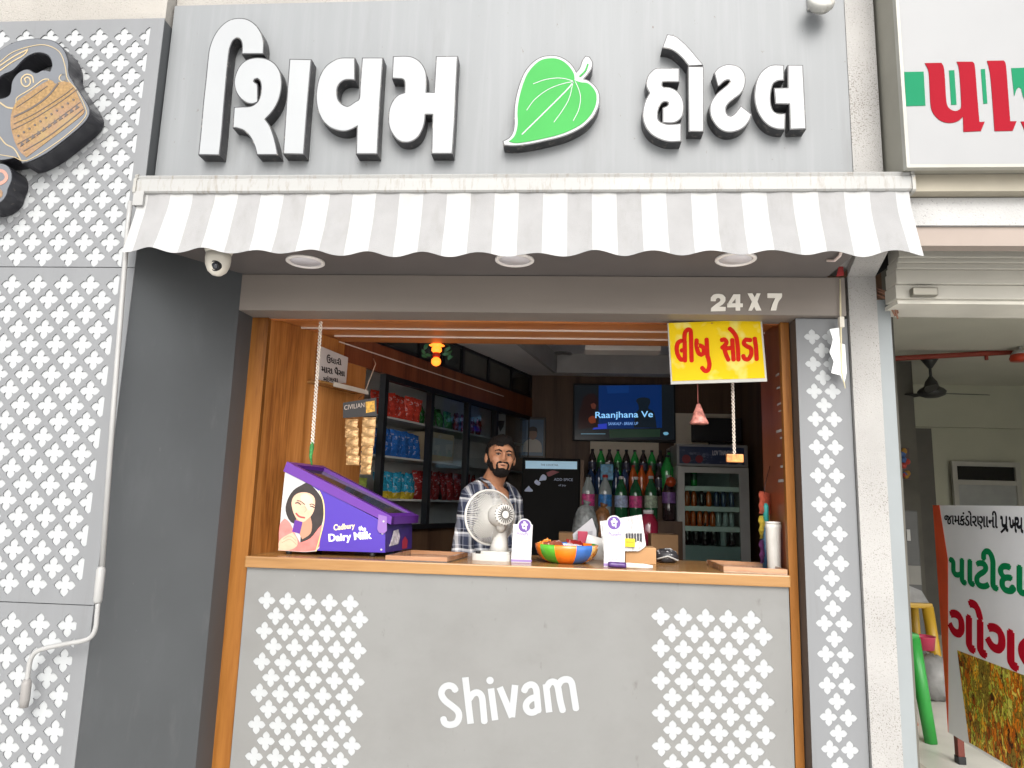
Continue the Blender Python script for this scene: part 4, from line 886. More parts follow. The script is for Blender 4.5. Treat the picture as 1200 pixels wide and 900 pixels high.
# television
YT = YBACK-.06
tv = thing('television', 'wall television showing a blue song title screen', 'television', at(732, 518, YT))
a_, b_ = at(672, 449, YT), at(792, 519, YT)
MB().bbox(a_.x, b_.x, YT, YT+.05, b_.z, a_.z, .006).obj('tv_bezel', BLACK, tv)
def scr(name, c, e): return mat(name, c, rough=.2, var=0, emit=c, estr=e)
def tvz(p, d): return [at(x, y, YT-d) for x, y in zpx(665, 440, 8.889, p)]
s0 = MB().prism(tvz([(75, 105), (1105, 95), (1115, 668), (75, 668)], .0005), (0, -.001, 0)).obj('screen', scr('screen_dark', (.005, .007, .009), .5), tv)
for p, c, e in (([(325, 105), (980, 98), (985, 545), (325, 560)], (.005, .028, .13), .26), ([(405, 108), (640, 106), (640, 180), (420, 190)], (.006, .038, .17), .28), ([(300, 510), (410, 500), (410, 555), (260, 563)], (.02, .04, .4), .4),
                ([(735, 300), (715, 270), (730, 240), (790, 228), (850, 240), (862, 280), (845, 325), (850, 350), (905, 390), (930, 545), (690, 545), (705, 400), (740, 360)], (.005, .009, .014), .5), ([(150, 300), (170, 230), (230, 190), (290, 200), (315, 290), (290, 360), (300, 400), (320, 540), (110, 560), (120, 400)], (.010, .004, .004), .5), ([(240, 300), (275, 285), (300, 310), (290, 350), (255, 345)], (.10, .03, .02), .3), ([(225, 440), (260, 420), (290, 440), (295, 490), (245, 500), (220, 470)], (.2, .04, .015), .25), ([(430, 560), (970, 560), (960, 640), (440, 650)], (.008, .018, .011), .6), ([(140, 604), (395, 604), (395, 612), (140, 612)], (.1, .2, .26), .35), ([(995, 600), (1010, 590), (1040, 590), (1055, 604), (1040, 620), (1010, 620)], (.12, .3, .42), .45)):
    MB().prism(tvz(smooth(p, 3, 80) if len(p) > 5 else p, .0016+.0002*len(tv.children)), (0, -.0003, 0)).obj('screen_area', scr('screen_%d' % int(1e4*sum(c)+100*e), c, e), tv)
TXT = scr('screen_text', (.22, .5, .8), .55)
b = MB(); lettering(b, 'Raanjhana Ve', tvz([(290, 380), (890, 370), (890, 455), (290, 465)], .006), .0005, .01); b.obj('screen_text', TXT, tv)
b = MB(); lettering(b, 'SANKALP - BREAK UP', tvz([(425, 488), (735, 484), (735, 514), (425, 518)], .006), .0005, .0); b.obj('screen_text', scr('screen_text_dim', (.15, .3, .6), .6), tv)
# framed photograph and small notice
YP = YBACK-.02
fpn = thing('framed_photo', 'dark framed portrait photo on blue ground on the back wall', 'picture', at(624, 537, YP))
a_, b_ = at(610, 489, YP), at(639, 537, YP)
MB().bbox(a_.x, b_.x, YP-.02, YP+.02, b_.z, a_.z, .004).obj('picture_frame', mat('thin_dark_frame', (.03, .028, .028), rough=.35), fpn)
MB().box(a_.x+.02, b_.x-.02, YP-.022, YP-.0205, b_.z+.02, a_.z-.02).obj('photo_print', mat('photo_blue_ground', (.03, .09, .17), rough=.3), fpn)
cx = (a_.x+b_.x)/2; zz = b_.z
MB().prism([(cx+x, YP-.0225, zz+z) for x, z in smooth([(-.085, .05), (-.075, .13), (-.03, .165), (.03, .165), (.075, .13), (.085, .05)], 3, 80)], (0, -.0006, 0)).obj('photo_shirt', mat('photo_pale_shirt', (.42, .40, .36), rough=.4), fpn)
MB().prism([(cx+x, YP-.0232, zz+z) for x, z in disc2((0, .21), .038, 16, .05)], (0, -.0006, 0)).obj('photo_face', mat('photo_skin', (.20, .11, .07), rough=.4), fpn)
MB().prism([(cx+x, YP-.0239, zz+z) for x, z in smooth([(-.042, .21), (-.036, .262), (0, .278), (.036, .262), (.042, .21), (.03, .235), (-.03, .235)], 3, 80)], (0, -.0006, 0)).obj('photo_hair', BLACK, fpn)
a_, b_ = at(583, 485, 2.75), at(592, 510, 2.75); sn = thing('wall_notice', 'small black and white notice hanging above the shopkeeper', 'notice', a_)
MB().box(a_.x, b_.x, 2.75, 2.755, b_.z, a_.z).obj('notice_sheet', mat('notice_white', (.42, .42, .4), rough=.6), sn)
MB().prism([at(x, y, 2.7495) for x, y in ((583.6, 493), (591.5, 493), (590, 500), (586, 506), (584, 499))], (0, -.0006, 0)).obj('notice_print', BLACK, sn)
MB().tube([(b_.x-.02, 2.752, a_.z), (b_.x-.02, 2.752, 2.63)], .0015, 5).obj('notice_string', BLACK, sn)
# black cooler with its poster front
YPC = 2.42
pc = thing('drinks_cooler', 'tall black cooler with pale blue strip and printed front', 'cooler', at(645, 640, YPC))
a_, b_ = at(612, 536, YPC), at(680, 545, YPC)
MB().bbox(a_.x, b_.x, YPC, YPC+.5, .2, a_.z, .012).obj('cooler_body', mat('cooler_black', (.012, .012, .012), rough=.6, spec=.1), pc)
MB().box(b_.x+.002, b_.x+.03, YPC-.01, YPC+.5, .2, a_.z-.01).obj('side_batten', WOODDK, pc)
p0 = lambda pts, d: [at(x, y, YPC-d) for x, y in zpx(610, 530, 11.25, pts)]
MB().prism(p0([(65, 112), (745, 122), (745, 224), (65, 214)], .001), (0, -.002, 0)).obj('header_strip', mat('pale_blue_strip', (.45, .65, .78), rough=.4, emit=(.35, .6, .78), estr=.16), pc)
b = MB(); lettering(b, 'THE COCKTAIL', p0([(265, 152), (500, 156), (500, 182), (265, 178)], .0035), .0005); b.obj('strip_lettering', mat('strip_navy_print', (.03, .06, .12), rough=.4), pc)
CUPW = mat('print_pale_blue', (.5, .58, .78), rough=.4); CUPR = mat('print_dark_red', (.22, .02, .03), rough=.4)
for p, m_ in (([(55, 500), (75, 475), (110, 440), (130, 470), (160, 500), (150, 518), (60, 516)], CUPW), ([(180, 395), (210, 360), (235, 380), (262, 400), (250, 435), (215, 430)], CUPW), ([(265, 320), (300, 290), (340, 320), (335, 365), (300, 370), (240, 380)], CUPW), ([(340, 270), (420, 240), (510, 262), (450, 290), (370, 320)], CUPR)):
    MB().prism(p0(smooth(p, 3, 90), .001), (0, -.0015, 0)).obj('poster_print', m_, pc)
b = MB(); lettering(b, 'ADD SPICE', p0([(440, 340), (690, 345), (690, 380), (440, 375)], .001), .001); lettering(b, 'of joy', p0([(500, 420), (600, 422), (600, 455), (500, 453)], .001), .001); b.obj('poster_lettering', CUPW, pc)
# second pale strip seen through the glass at the shopkeeper's shoulder
# bottles
def bottle(name, r, h, liquid, capm, labm=None, lab=(.28, .55)):
    t = thing(name, 'x', 'bottle')
    prof = [(0, .002), (r*.8, 0), (r, .012), (r, h*.30), (r*.97, h*.34), (r, h*.40), (r, h*.60), (r*.93, h*.68), (r*.62, h*.80), (r*.36, h*.88), (r*.32, h*.94), (r*.30, h*.945), (0, h*.945)]
    MB().lathe(prof, seg=14).obj('bottle_body', liquid, t)
    MB().lathe([(r*.38, h*.935), (r*.40, h*.94), (r*.40, h*.995), (r*.36, h), (0, h)], seg=12).obj('cap', capm, t)
    if labm: MB().lathe([(r*1.015, h*lab[0]), (r*1.02, h*(lab[0]+.01)), (r*1.02, h*(lab[1]-.01)), (r*1.015, h*lab[1])], seg=14).obj('bottle_label', labm, t)
    return t
def drink(name, c, r=.12): return mat(name, c, rough=r, var=.1, spec=.7, coat=.5)
GRB = drink('green_bottle', (.025, .38, .07)); COLA = drink('cola_bottle', (.035, .022, .025)); ORG = drink('orange_bottle', (.62, .12, .02)); CLR = drink('clear_bottle', (.38, .44, .44)); DKB = drink('dark_blue_bottle', (.03, .06, .15)); DGR = drink('deep_green_bottle', (.02, .13, .05))
CAPB = mat('cap_dark', (.02, .02, .025), rough=.4); CAPW = mat('cap_white', (.6, .6, .6), rough=.4); CAPR = mat('cap_red', (.4, .03, .03), rough=.4)
lab = lambda n, c: mat(n, c, rough=.35, var=.45, scale=45)
LPK, LBLU, LWB, LPU, LGR = lab('label_pink', (.75, .08, .28)), lab('label_blue', (.05, .24, .6)), lab('label_white_blue', (.4, .5, .75)), lab('label_purple', (.2, .1, .3)), lab('label_green_white', (.4, .5, .36))
proto = {}
def put(key, loc, label, group, rz=0):
    if key not in proto: proto[key] = bottle('drink_bottle', *KIND[key]); o = proto[key]; o.location = loc; o['label'] = label
    else: o = copy_thing(proto[key], loc, rz, label)
    o['group'] = group; return o
KIND = {'g': (.034, .24, GRB, CAPB, lab('label_dark_green', (.03, .12, .05))), 'c': (.034, .24, COLA, CAPB, lab('label_slate', (.05, .05, .09))), 'o': (.035, .24, ORG, CAPR, None), 'gg': (.052, .33, GRB, CAPB, None), 'b': (.034, .22, DKB, CAPB, None), 'dg': (.04, .26, DGR, CAPW, None),
        'pk': (.052, .34, CLR, CAPB, LPK), 'bl': (.052, .34, CLR, CAPR, LBLU), 'wb': (.050, .33, DGR, CAPW, LWB), 'pw': (.050, .33, DGR, CAPW, LPK), 'lg': (.05, .34, DGR, CAPW, LGR), 'pu': (.052, .35, COLA, CAPW, LPU, (.38, .62)),
        'fo': (.03, .19, ORG, CAPR, None), 'fc': (.03, .20, CLR, CAPW, None), 'fb': (.03, .2, DKB, CAPW, None), 'fk': (.03, .2, COLA, CAPB, None)}
rk = thing('bottle_rack', 'stepped brown rack carrying rows of drink bottles', 'rack', at(735, 640, 2.5))
x0r, x1r = at(681, 600, 2.45).x, at(797, 600, 2.45).x
zt1 = at(735, 527, 2.72).z-.24; zt2 = at(735, 545, 2.58).z-.24; zt3 = at(735, 557, 2.42).z-.34
for z, ya, yb_ in ((zt1, 2.66, 2.80), (zt2, 2.52, 2.66), (zt3, 2.34, 2.52)): MB().box(x0r, x1r, ya, yb_, .2, z-.001).obj('rack_step', WOODDK, rk)
for i in range(11):
    p = at(694+10*i, 560, 2.72); put('c' if i % 2 == 0 else 'g', (p.x, 2.72, zt1), 'dark cola bottle on the top step of the rack' if i % 2 == 0 else 'green bottle on the top step of the rack', 'small bottles on the top step')
for i, k in enumerate(('b', 'b', 'dg', 'b', 'b', 'o', 'o', 'o', 'c', 'gg')):
    p = at(692+10*i, 570, 2.58); put(k, (p.x, 2.58, zt2), {'b': 'dark blue bottle on the middle step of the rack', 'dg': 'white capped deep green bottle on the middle step', 'o': 'orange drink bottle on the middle step of the rack', 'c': 'cola bottle on the middle step of the rack', 'gg': 'large bright green bottle rising above the middle step'}[k], 'bottles on the middle step')
for x, k, l in ((689, 'pk', 'large clear bottle with pink label on the front step'), (709, 'bl', 'large bottle with blue label and red cap'), (728, 'wb', 'large green bottle with blue and white label'), (745, 'pw', 'large green bottle with pink label beside the blue and white one'), (763, 'lg', 'large green bottle with pale green label'), (784, 'pu', 'large dark bottle with purple label beside the glass fridge')):
    p = at(x, 590, 2.43); put(k, (p.x, 2.43, zt3), l, 'large bottles on the front step')
q = at(711, 553, 2.50); o = thing('drink_carton', 'bright blue carton between the bottles of the rack', 'carton', (q.x, 2.5, zt2)); MB().bbox(q.x-.05, q.x+.05, 2.47, 2.53, zt3+.3, q.z+.06, .004).obj('carton_body', lab('carton_sky_blue', (.04, .25, .45)), o)
q = at(787, 565, 2.36); o = thing('orange_ball', 'shiny red orange ball hanging beside the fridge', 'ball', q); MB().ball((q.x-.01, 2.33, q.z), .04, 18, 12).obj('ball_body', mat('orange_red_gloss', (.45, .07, .02), rough=.25), o); MB().tube([(q.x-.01, 2.33, q.z+.035), (q.x-.01, 2.36, q.z+.3)], .002, 5).obj('ball_string', BLACK, o)
# black box above fridge
a_, b_ = at(812, 486, 2.85), at(868, 523, 2.85); o = thing('black_monitor', 'black monitor box standing on the glass fridge', 'monitor', (a_.x, 2.85, b_.z))
MB().bbox(a_.x, b_.x, 2.80, 2.95, at(840, 521, 2.4).z+.06, a_.z-.03, .008).obj('monitor_body', BLACK, o); MB().box((a_.x+b_.x)/2-.06, (a_.x+b_.x)/2+.06, 2.8, 2.9, at(840, 521, 2.4).z, at(840, 521, 2.4).z+.06).obj('monitor_foot', BLACK, o)
# glass fridge
YR = 2.40
fg = thing('glass_door_fridge', 'grey glass door drinks fridge with dark blue header', 'fridge', at(835, 640, YR))
xa_, xb_ = at(793, 560, YR).x, at(877, 560, YR).x; zt_f = at(835, 521, YR).z; zh = at(835, 547, YR).z
FGR = mat('fridge_grey', (.42, .425, .40), rough=.45); INN = mat('fridge_liner', (.32, .38, .39), rough=.5)
b = MB(); b.box(xa_, xa_+.03, YR, YR+.55, .2, zh); b.box(xb_-.03, xb_, YR, YR+.55, .2, zh); b.box(xa_+.03, xb_-.03, YR+.5, YR+.55, .2, zh); b.box(xa_+.03, xb_-.03, YR+.03, YR+.5, .2, .6); b.obj('fridge_body', FGR, fg)
MB().box(xa_+.031, xb_-.031, YR+.49, YR+.499, .6, zh-.003).obj('fridge_liner', INN, fg)
hdr = MB().bbox(xa_, xb_, YR-.01, YR+.55, zh+.002, zt_f, .008).obj('header_box', mat('header_grey', (.25, .25, .25), rough=.4), fg)
MB().box(xa_+.02, xb_-.03, YR-.012, YR-.0105, zh+.02, zt_f-.02).obj('header_print', add_dirt(mat('header_navy', (.02, .035, .09), rough=.35, var=.2), (.25, .28, .36), .8, 9, (1, 1, 2), .56, .7), hdr)
b = MB(); lettering(b, 'LOV THANDA', [at(835, 528, YR-.0125), at(858, 528, YR-.0125), at(858, 533.5, YR-.0125), at(835, 533.5, YR-.0125)], .0005, 0, .01); b.obj('header_lettering', mat('header_pale_text', (.45, .45, .5), rough=.4), hdr)
for x, r_ in ((819, .03), (804, .034)): MB().prism([(at(x, 537, YR).x+r_*math.cos(a*.5236), YR-.013, at(x, 538, YR).z+r_*math.sin(a*.5236)) for a in range(12)], (0, -.0006, 0)).obj('header_motif', CUPR, hdr)
d = MB(); d.box(xa_+.005, xa_+.055, YR-.03, YR-.002, .62, zh-.005); d.box(xb_-.075, xb_-.005, YR-.03, YR-.002, .62, zh-.005); d.box(xa_+.055, xb_-.075, YR-.03, YR-.002, zh-.05, zh-.005); d.box(xa_+.055, xb_-.075, YR-.03, YR-.002, .62, .68)
dd = d.obj('door_frame', FGR, fg)
MB().box(xa_+.056, xb_-.076, YR-.02, YR-.014, .68, zh-.051).obj('door_pane', glass('fridge_glass', (.86, .93, .9), .5), dd)
zsf = [at(835, y, YR+.05).z for y in (573, 596.5, 620)]
for z in zsf: MB().box(xa_+.031, xb_-.031, YR+.03, YR+.45, z-.018, z+.018).obj('shelf', mat('shelf_edge_pale', (.88, .92, .88), rough=.4), fg)
MB().box(xa_+.031, xb_-.031, YR+.03, YR+.48, .60, 1.20).obj('lower_bin', INN, fg)
fz = [zsf[0]+.018, zsf[1]+.018, zsf[2]+.018, 1.201]
for r_, ks_, n_ in ((0, 'g....f', 6), (1, 'fo fo fk fo fb fb fb', 7), (2, 'fo fo fo fo fo fc fc fc', 8), (3, 'fk fk fk fk fc fk', 6)):
    kk = ['g'] if r_ == 0 else ks_.split()
    for i, k in enumerate(kk):
        x = xa_+.095+(xb_-xa_-.20)*(i/(max(1, len(kk)-1)) if len(kk) > 1 else .08)
        if k == 'g': put('fgr' if 'fgr' in KIND else 'g', (x+.03, YR+.12, fz[0]), 'single green bottle on the top shelf of the glass fridge', 'bottles in the glass fridge').scale = (.75, .75, .75)
        else:
            sc_ = .72 if r_ in (1, 2) else .85
            put(k, (x, YR+.11+.02*(i % 2), fz[r_]), {'fo': 'orange drink bottle inside the glass fridge', 'fc': 'clear bottle inside the glass fridge', 'fb': 'blue water bottle inside the glass fridge', 'fk': 'dark cola bottle inside the glass fridge'}[k], 'bottles in the glass fridge').scale = (sc_, sc_, sc_)
# boxes and bags on the back bench between counter and rack
bench = thing('back_bench', 'low brown bench behind the counter holding cartons', 'bench', (.55, 1.5, .2))
MB().box(.05, 1.2, 1.3, 1.8, 1.08, 1.12).obj('bench_top', WOODDK, bench)
for x in (.08, 1.14):
    for y in (1.33, 1.74): MB().box(x, x+.04, y, y+.04, .2, 1.08).obj('leg', WOODDK, bench)
def carton(label, x0, y0, x1, y1, Y, dpt, m_, base=None):
    a_, b_ = at(x0, y0, Y), at(x1, y1, Y); o = thing('carton', label, 'carton', ((a_.x+b_.x)/2, Y, b_.z)); MB().bbox(a_.x, b_.x, Y, Y+dpt, base if base is not None else b_.z, a_.z, .003).obj('carton_body', m_, o)
    MB().box(a_.x+.01, b_.x-.01, Y+dpt*.45, Y+dpt*.55, a_.z+.0003, a_.z+.0012).obj('tape', mat('brown_tape', (.3, .2, .1), rough=.3), o); return o
KRAFT = mat('kraft_board', (.30, .17, .08), rough=.8, var=.1)
carton('brown carton on the back bench behind the pictured bowl', 655, 624, 672, 640, 1.4, .2, KRAFT, 1.121)
carton('brown carton on the back bench beside the glass fridge', 763, 626, 795, 648, 1.4, .25, KRAFT, 1.121)
for nm, lb, x, y, Y, r_, m_ in (('sweet_bag', 'grey translucent bag of sweets in front of the pink bottle', 686, 603, 1.6, .09, mat('bag_grey_film', (.20, .22, .22), rough=.25, var=.5, scale=25, bump=.6, bscale=30)), ('sweet_bag', 'brown patterned bag beside the grey bag of sweets', 706, 606, 1.65, .08, lab('bag_brown_print', (.18, .08, .03)))):
    q = at(x, y, Y); o = thing(nm, lb, 'bag', (q.x, Y, 1.121)); b = MB(); b.ball((q.x, Y, (q.z+1.16)/2), (r_, r_*.7, (q.z+.06-1.12)/2+.02), 16, 12); b.v = [(x_+random.uniform(-.006, .006), y_+random.uniform(-.006, .006), max(1.1215, z_)) for x_, y_, z_ in b.v]; b.obj('bag_body', m_, o)
    MB().tube([(q.x, Y, q.z+.06), (q.x+.01, Y, q.z+.09)], [.012, .03], 8).obj('bag_neck', m_, o)
q = at(760, 612, 1.62); o = thing('soda_jug', 'dark pink drink jug on the back bench', 'jug', (q.x, 1.62, 1.121)); MB().lathe([(0, 1.122), (.06, 1.122), (.065, q.z), (.035, q.z+.05), (.03, q.z+.06)], (q.x, 1.62, 0), 16).obj('jug_body', drink('jug_pink', (.28, .02, .05)), o); MB().lathe([(.034, q.z+.055), (.034, q.z+.08), (0, q.z+.08)], (q.x, 1.62, 0), 12).obj('cap', CAPW, o)
# ceiling lamp strip inside
a_, b_ = at(686, 405, 1.1), at(775, 411, 1.1); o = thing('ceiling_light', 'flat white ceiling fixture seen just past the wooden lintel', 'ceiling light', a_)
MB().bbox(a_.x, b_.x, 1.1, 1.25, b_.z, b_.z+.03, .004).obj('fixture_body', mat('fixture_white', (.62, .58, .52), rough=.5), o)
for x in (a_.x+.06, b_.x-.06): MB().tube([(x, 1.18, b_.z+.03), (x, 1.18, 2.8)], .004, 6).obj('fixture_hanger', BLACK, o)
for x, y, l in ((659, 414, 'round recessed ceiling light with a pale rim'), (738, 419, 'small ceiling hook plate')):
    q = atz(x, y, 2.80); o = thing('ceiling_spot' if x < 700 else 'ceiling_hook', l+' inside the shop', 'ceiling light' if x < 700 else 'hook', q)
    MB().lathe([(.09 if x < 700 else .025, 0), (.085 if x < 700 else .02, -.012), (.06 if x < 700 else .01, -.014), (0, -.010)], q, 20).obj('spot_body', mat('spot_grey', (.25, .24, .23), rough=.5) if x < 700 else WHITEPL, o)
# orange lamp with leaves
q = at(511.5, 414, .70); o = thing('hanging_lamp', 'small glowing orange tiered lamp with green leaves under the lintel', 'lamp', q)
OGL = mat('glowing_orange_glass', (.8, .16, .02), rough=.3, emit=(1, .16, .015), estr=1.6)
MB().tube([q+Vector((0, 0, .05)), (q.x, .62, 2.40)], .003, 6).obj('lamp_string', BLACK, o)
MB().lathe([(.0, .06), (.02, .06), (.045, .045), (.02, .04), (.028, .03), (.03, .015), (.018, .003)], q, 16).obj('lamp_top', OGL, o)
MB().lathe([(.018, .003), (.024, -.01), (.018, -.024)], q, 14).obj('lamp_band', mat('lamp_red_band', (.4, .02, .01), rough=.4), o)
MB().ball(q+Vector((0, 0, -.048)), (.028, .028, .026), 16, 10).obj('lamp_bulb', OGL, o)
LEAFD = mat('garland_leaf', (.02, .12, .05), rough=.5)
for i in range(12):
    sx = -1 if i < 5 else 1; c = q+Vector((sx*random.uniform(.045, .08), random.uniform(-.02, .02), random.uniform(-.035, .045))); a = random.uniform(0, 6.28)
    MB().prism([c+Vector((.022*math.cos(a+t_)*k, .004*math.sin(3*t_), .022*math.sin(a+t_)*k)) for t_, k in ((0, 1), (.8, .5), (2.2, .5), (3.14, .8), (4.1, .5), (5.4, .5))], (0, .001, 0)).obj('leaf', LEAFD, o)
MB().tube([q+Vector((-.07, 0, .05)), q+Vector((0, 0, .055)), q+Vector((.07, 0, .05)), q+Vector((.065, 0, -.02))], .002, 5).obj('leaf_stem', LEAFD, o)
# ================================================================== ON THE COUNTER
ZT = 1.222
# ---- chocolate display box
FLc, FRc = Vector((-1.318, .10, 0)), Vector((-.850, .125, 0)); dirx = (FRc-FLc).normalized(); nrm = Vector((dirx.y, -dirx.x, 0)); DV = Vector((.055, .33, 0))
def cz(pts, d=0): return [atp(x, y, FLc+nrm*d, nrm) for x, y in pts]
ch = thing('chocolate_display', 'purple chocolate display box with sloping glass lid and portrait print', 'display box', ((FLc+FRc)/2+Vector((0, 0, ZT))))
PUR = mat('purple_print', (.055, .022, .30), rough=.35, var=.03); PURD = mat('purple_plastic', (.10, .02, .24), rough=.3, var=.06); PURB = mat('dark_purple_end', (.04, .02, .16), rough=.35, var=.2, scale=20)
zc8 = lambda p: zpx(320, 540, 7.5, p)
corn = cz(zc8([(50, 790), (985, 822), (990, 600), (985, 545), (110, 88)]))
zb_c = ZT+.022
corn[0].z = corn[1].z = zb_c
MB().prism(corn, DV).obj('box_body', PURB, ch)
side = [(corn[0]-nrm*-.0), corn[1], corn[3], corn[4]]
MB().prism([p+nrm*.001 for p in (corn[0], corn[1], corn[3], corn[4])], nrm*.0015).obj('side_print', PUR, ch)
lid = cz(zc8([(98, 92), (1040, 560), (1050, 490), (130, 8)]))
b = MB(); thk = DV.normalized()
b.prism([p-thk*.008 for p in lid], thk*.035); b.prism([p+DV-thk*.03 for p in lid], thk*.038)
Ld = (lid[1]-lid[0]).normalized(); b.prism([lid[0]-thk*.0, lid[0]+Ld*.03, lid[3]+Ld*.03, lid[3]], DV*.98); b.prism([lid[1]-Ld*.035, lid[1], lid[2], lid[2]-Ld*.035], DV*.98)
b.obj('lid_frame', PURD, ch)
up_ = (lid[3]-lid[0])*.55
MB().prism([lid[0]+Ld*.03+up_+thk*.027, lid[1]-Ld*.035+up_+thk*.027, lid[1]-Ld*.035+up_+DV-thk*.03, lid[0]+Ld*.03+up_+DV-thk*.03], (lid[3]-lid[0]).normalized()*.003).obj('lid_pane', mat('smoky_lid_glass', (.05, .045, .04), rough=.08, spec=.6), ch)
def pz(p, d): return [q for q in cz(zc8(p), -0)] if d == 0 else [q+nrm*d for q in cz(zc8(p))]
SKIN_P = mat('print_skin', (.62, .38, .26), rough=.4, var=.08, scale=30); HAIRP = mat('print_hair', (.02, .013, .012), rough=.4, var=.3, scale=40); PNK = mat('print_coral_cloth', (.60, .17, .15), rough=.4, var=.2, scale=25)
for i, (p, m_, nm) in enumerate((
    ([(108, 96), (270, 182), (400, 262), (440, 330), (455, 430), (445, 550), (410, 680), (375, 795), (48, 788), (75, 420)], mat('print_white_ground', (.46, .46, .46), rough=.4), 'portrait_ground'),
    ([(250, 215), (310, 195), (390, 270), (435, 350), (446, 470), (430, 560), (400, 600), (330, 690), (240, 740), (250, 560), (160, 540), (112, 440), (130, 340), (180, 260)], HAIRP, 'portrait_hair'),
    ([(60, 570), (105, 505), (150, 545), (195, 640), (240, 720), (330, 680), (400, 595), (432, 560), (418, 650), (372, 788), (52, 786)], PNK, 'portrait_clothes'),
    ([(192, 305), (250, 278), (320, 285), (368, 330), (366, 420), (335, 485), (275, 540), (215, 515), (178, 445), (165, 365)], SKIN_P, 'portrait_face'),
    ([(250, 300), (300, 292), (345, 330), (350, 400), (320, 440), (300, 420), (270, 380), (245, 340)], mat('print_skin_light', (.72, .48, .35), rough=.4), 'portrait_cheek'),
    ([(205, 505), (265, 540), (330, 490), (345, 560), (330, 640), (260, 690), (215, 600)], mat('print_neck', (.42, .22, .14), rough=.4), 'portrait_neck'),
    ([(57, 705), (120, 655), (175, 630), (215, 690), (210, 750), (140, 786), (52, 785)], SKIN_P, 'portrait_hand'),
    ([(195, 520), (262, 536), (238, 640), (170, 622)], PURD, 'portrait_bar'))):
    MB().prism(pz(smooth(p, 3, 80) if len(p) > 4 else p, .0028+.0003*i), nrm*.0006).obj(nm, m_, ch)
for p, wd, m_ in (([(200, 372), (222, 368), (245, 384)], 10, HAIRP), ([(330, 398), (350, 402), (365, 412)], 9, HAIRP), ([(215, 350), (245, 356), (282, 384)], 7, HAIRP), ([(325, 385), (345, 380), (368, 392)], 7, HAIRP), ([(282, 395), (295, 430), (278, 452)], 4, mat('print_shade', (.42, .22, .14), rough=.4)), ([(205, 462), (235, 490), (280, 500)], 15, mat('print_lips', (.35, .05, .05), rough=.4)),
                  ([(408, 265), (440, 340), (452, 430), (447, 540), (412, 685), (380, 792)], 9, mat('print_gold_arc', (.72, .55, .22), rough=.35)), ([(90, 690), (150, 660), (205, 700)], 4, MATS['print_shade']), ([(80, 720), (150, 690), (208, 735)], 4, MATS['print_shade'])):
    MB().prism(pz(ribbon(p, wd), .0049), nrm*.0005).obj('portrait_line', m_, ch)
PTX = mat('print_pale_gold', (.75, .62, .36), rough=.35)
b = MB(); lettering(b, 'Cadbury', pz([(535, 560), (720, 545), (720, 605), (535, 628)], .003), .0008, .012, .006); b.obj('brand_lettering', PTX, ch)
b = MB(); lettering(b, 'Dairy Milk', pz([(490, 645), (860, 618), (870, 705), (495, 730)], .003), .0008, .01, .006); lettering(b, 'the', pz([(755, 570), (820, 580), (815, 615), (752, 608)], .003), .0008, .01, .02); b.obj('brand_lettering', mat('print_white', (.8, .8, .8), rough=.4), ch)
MB().prism(pz([(930, 470), (1003, 490), (1003, 615), (975, 640), (935, 630), (920, 600)], .004), nrm*.006).obj('hinge_plate', mat('violet_hinge', (.20, .10, .32), rough=.35), ch)
for x, y in ((975, 532), (963, 640), (953, 780)):
    MB().prism(pz(disc2((x, y), 9, 10), .0101 if y < 600 else .003), nrm*.002).obj('screw', WHITEPL, ch)
for f in (.08, .92):
    for k in (.06, .92):
        p = FLc.lerp(FRc, f)+DV*k; MB().lathe([(.012, ZT), (.014, ZT+.006), (.014, zb_c+.001)], (p.x, p.y, 0), 10).obj('foot', BLACK, ch)
# end print
ed = DV.normalized(); en = Vector((ed.y, -ed.x, 0)); e0 = corn[1]+en*.001
def ez2(u, v): return e0+ed*(.33*u)+Vector((0, 0, v*(corn[2].z-zb_c)))
MB().prism([ez2(u, v) for u, v in ((.12, .25), (.45, .3), (.5, .6), (.42, .95), (.25, .9), (.2, .55))], en*.001).obj('end_print', mat('end_white_print', (.55, .5, .55), rough=.4, var=.5, scale=60), ch)
MB().prism([ez2(u, v) for u, v in ((.62, .05), (.8, .05), (.82, .4), (.7, .6), (.6, .4))], en*.001).obj('end_print', mat('end_red_print', (.35, .02, .05), rough=.4), ch)
# ---- shallow trays
def tray(label, pts, h, m_, rim):
    c = sum((Vector((x, y, 0)) for x, y in pts), Vector())/4
    t = thing('counter_tray', label, 'tray', (c.x, c.y, ZT)); n = len(pts)
    MB().prism([(x, y, ZT+.0005) for x, y in pts], (0, 0, .005)).obj('tray_base', m_, t)
    for i in range(n):
        a, b_ = Vector((*pts[i], 0)), Vector((*pts[(i+1) % n], 0)); e_ = (b_-a).normalized(); q = Vector((-e_.y, e_.x, 0))*.008
        MB().prism([a+Vector((0, 0, ZT+.006)), b_+Vector((0, 0, ZT+.006)), b_+q+Vector((0, 0, ZT+.006)), a+q+Vector((0, 0, ZT+.006))], (0, 0, h)).obj('tray_rim', rim, t)
    return t
TRW = wood('tray_wood', (.16, .07, .03), (.28, .13, .06), (.4, .22, .12), 'x', rough=.15, spec=.7)
tray('flat brown glass topped tray beside the chocolate box', [(-.775, -.046), (-.50, -.046), (-.455, .30), (-.745, .33)], .018, mat('tray_dark_glass', (.10, .075, .06), rough=.08, spec=.7), TRW)
tray('flat brown tray wrapped in clear film under the white canister', [(.70, .0), (.955, -.045), (.955, .30), (.70, .36)], .018, wood('film_wrapped_wood', (.10, .05, .025), (.2, .1, .05), (.42, .28, .18), 'x', rough=.1, spec=.8), TRW)
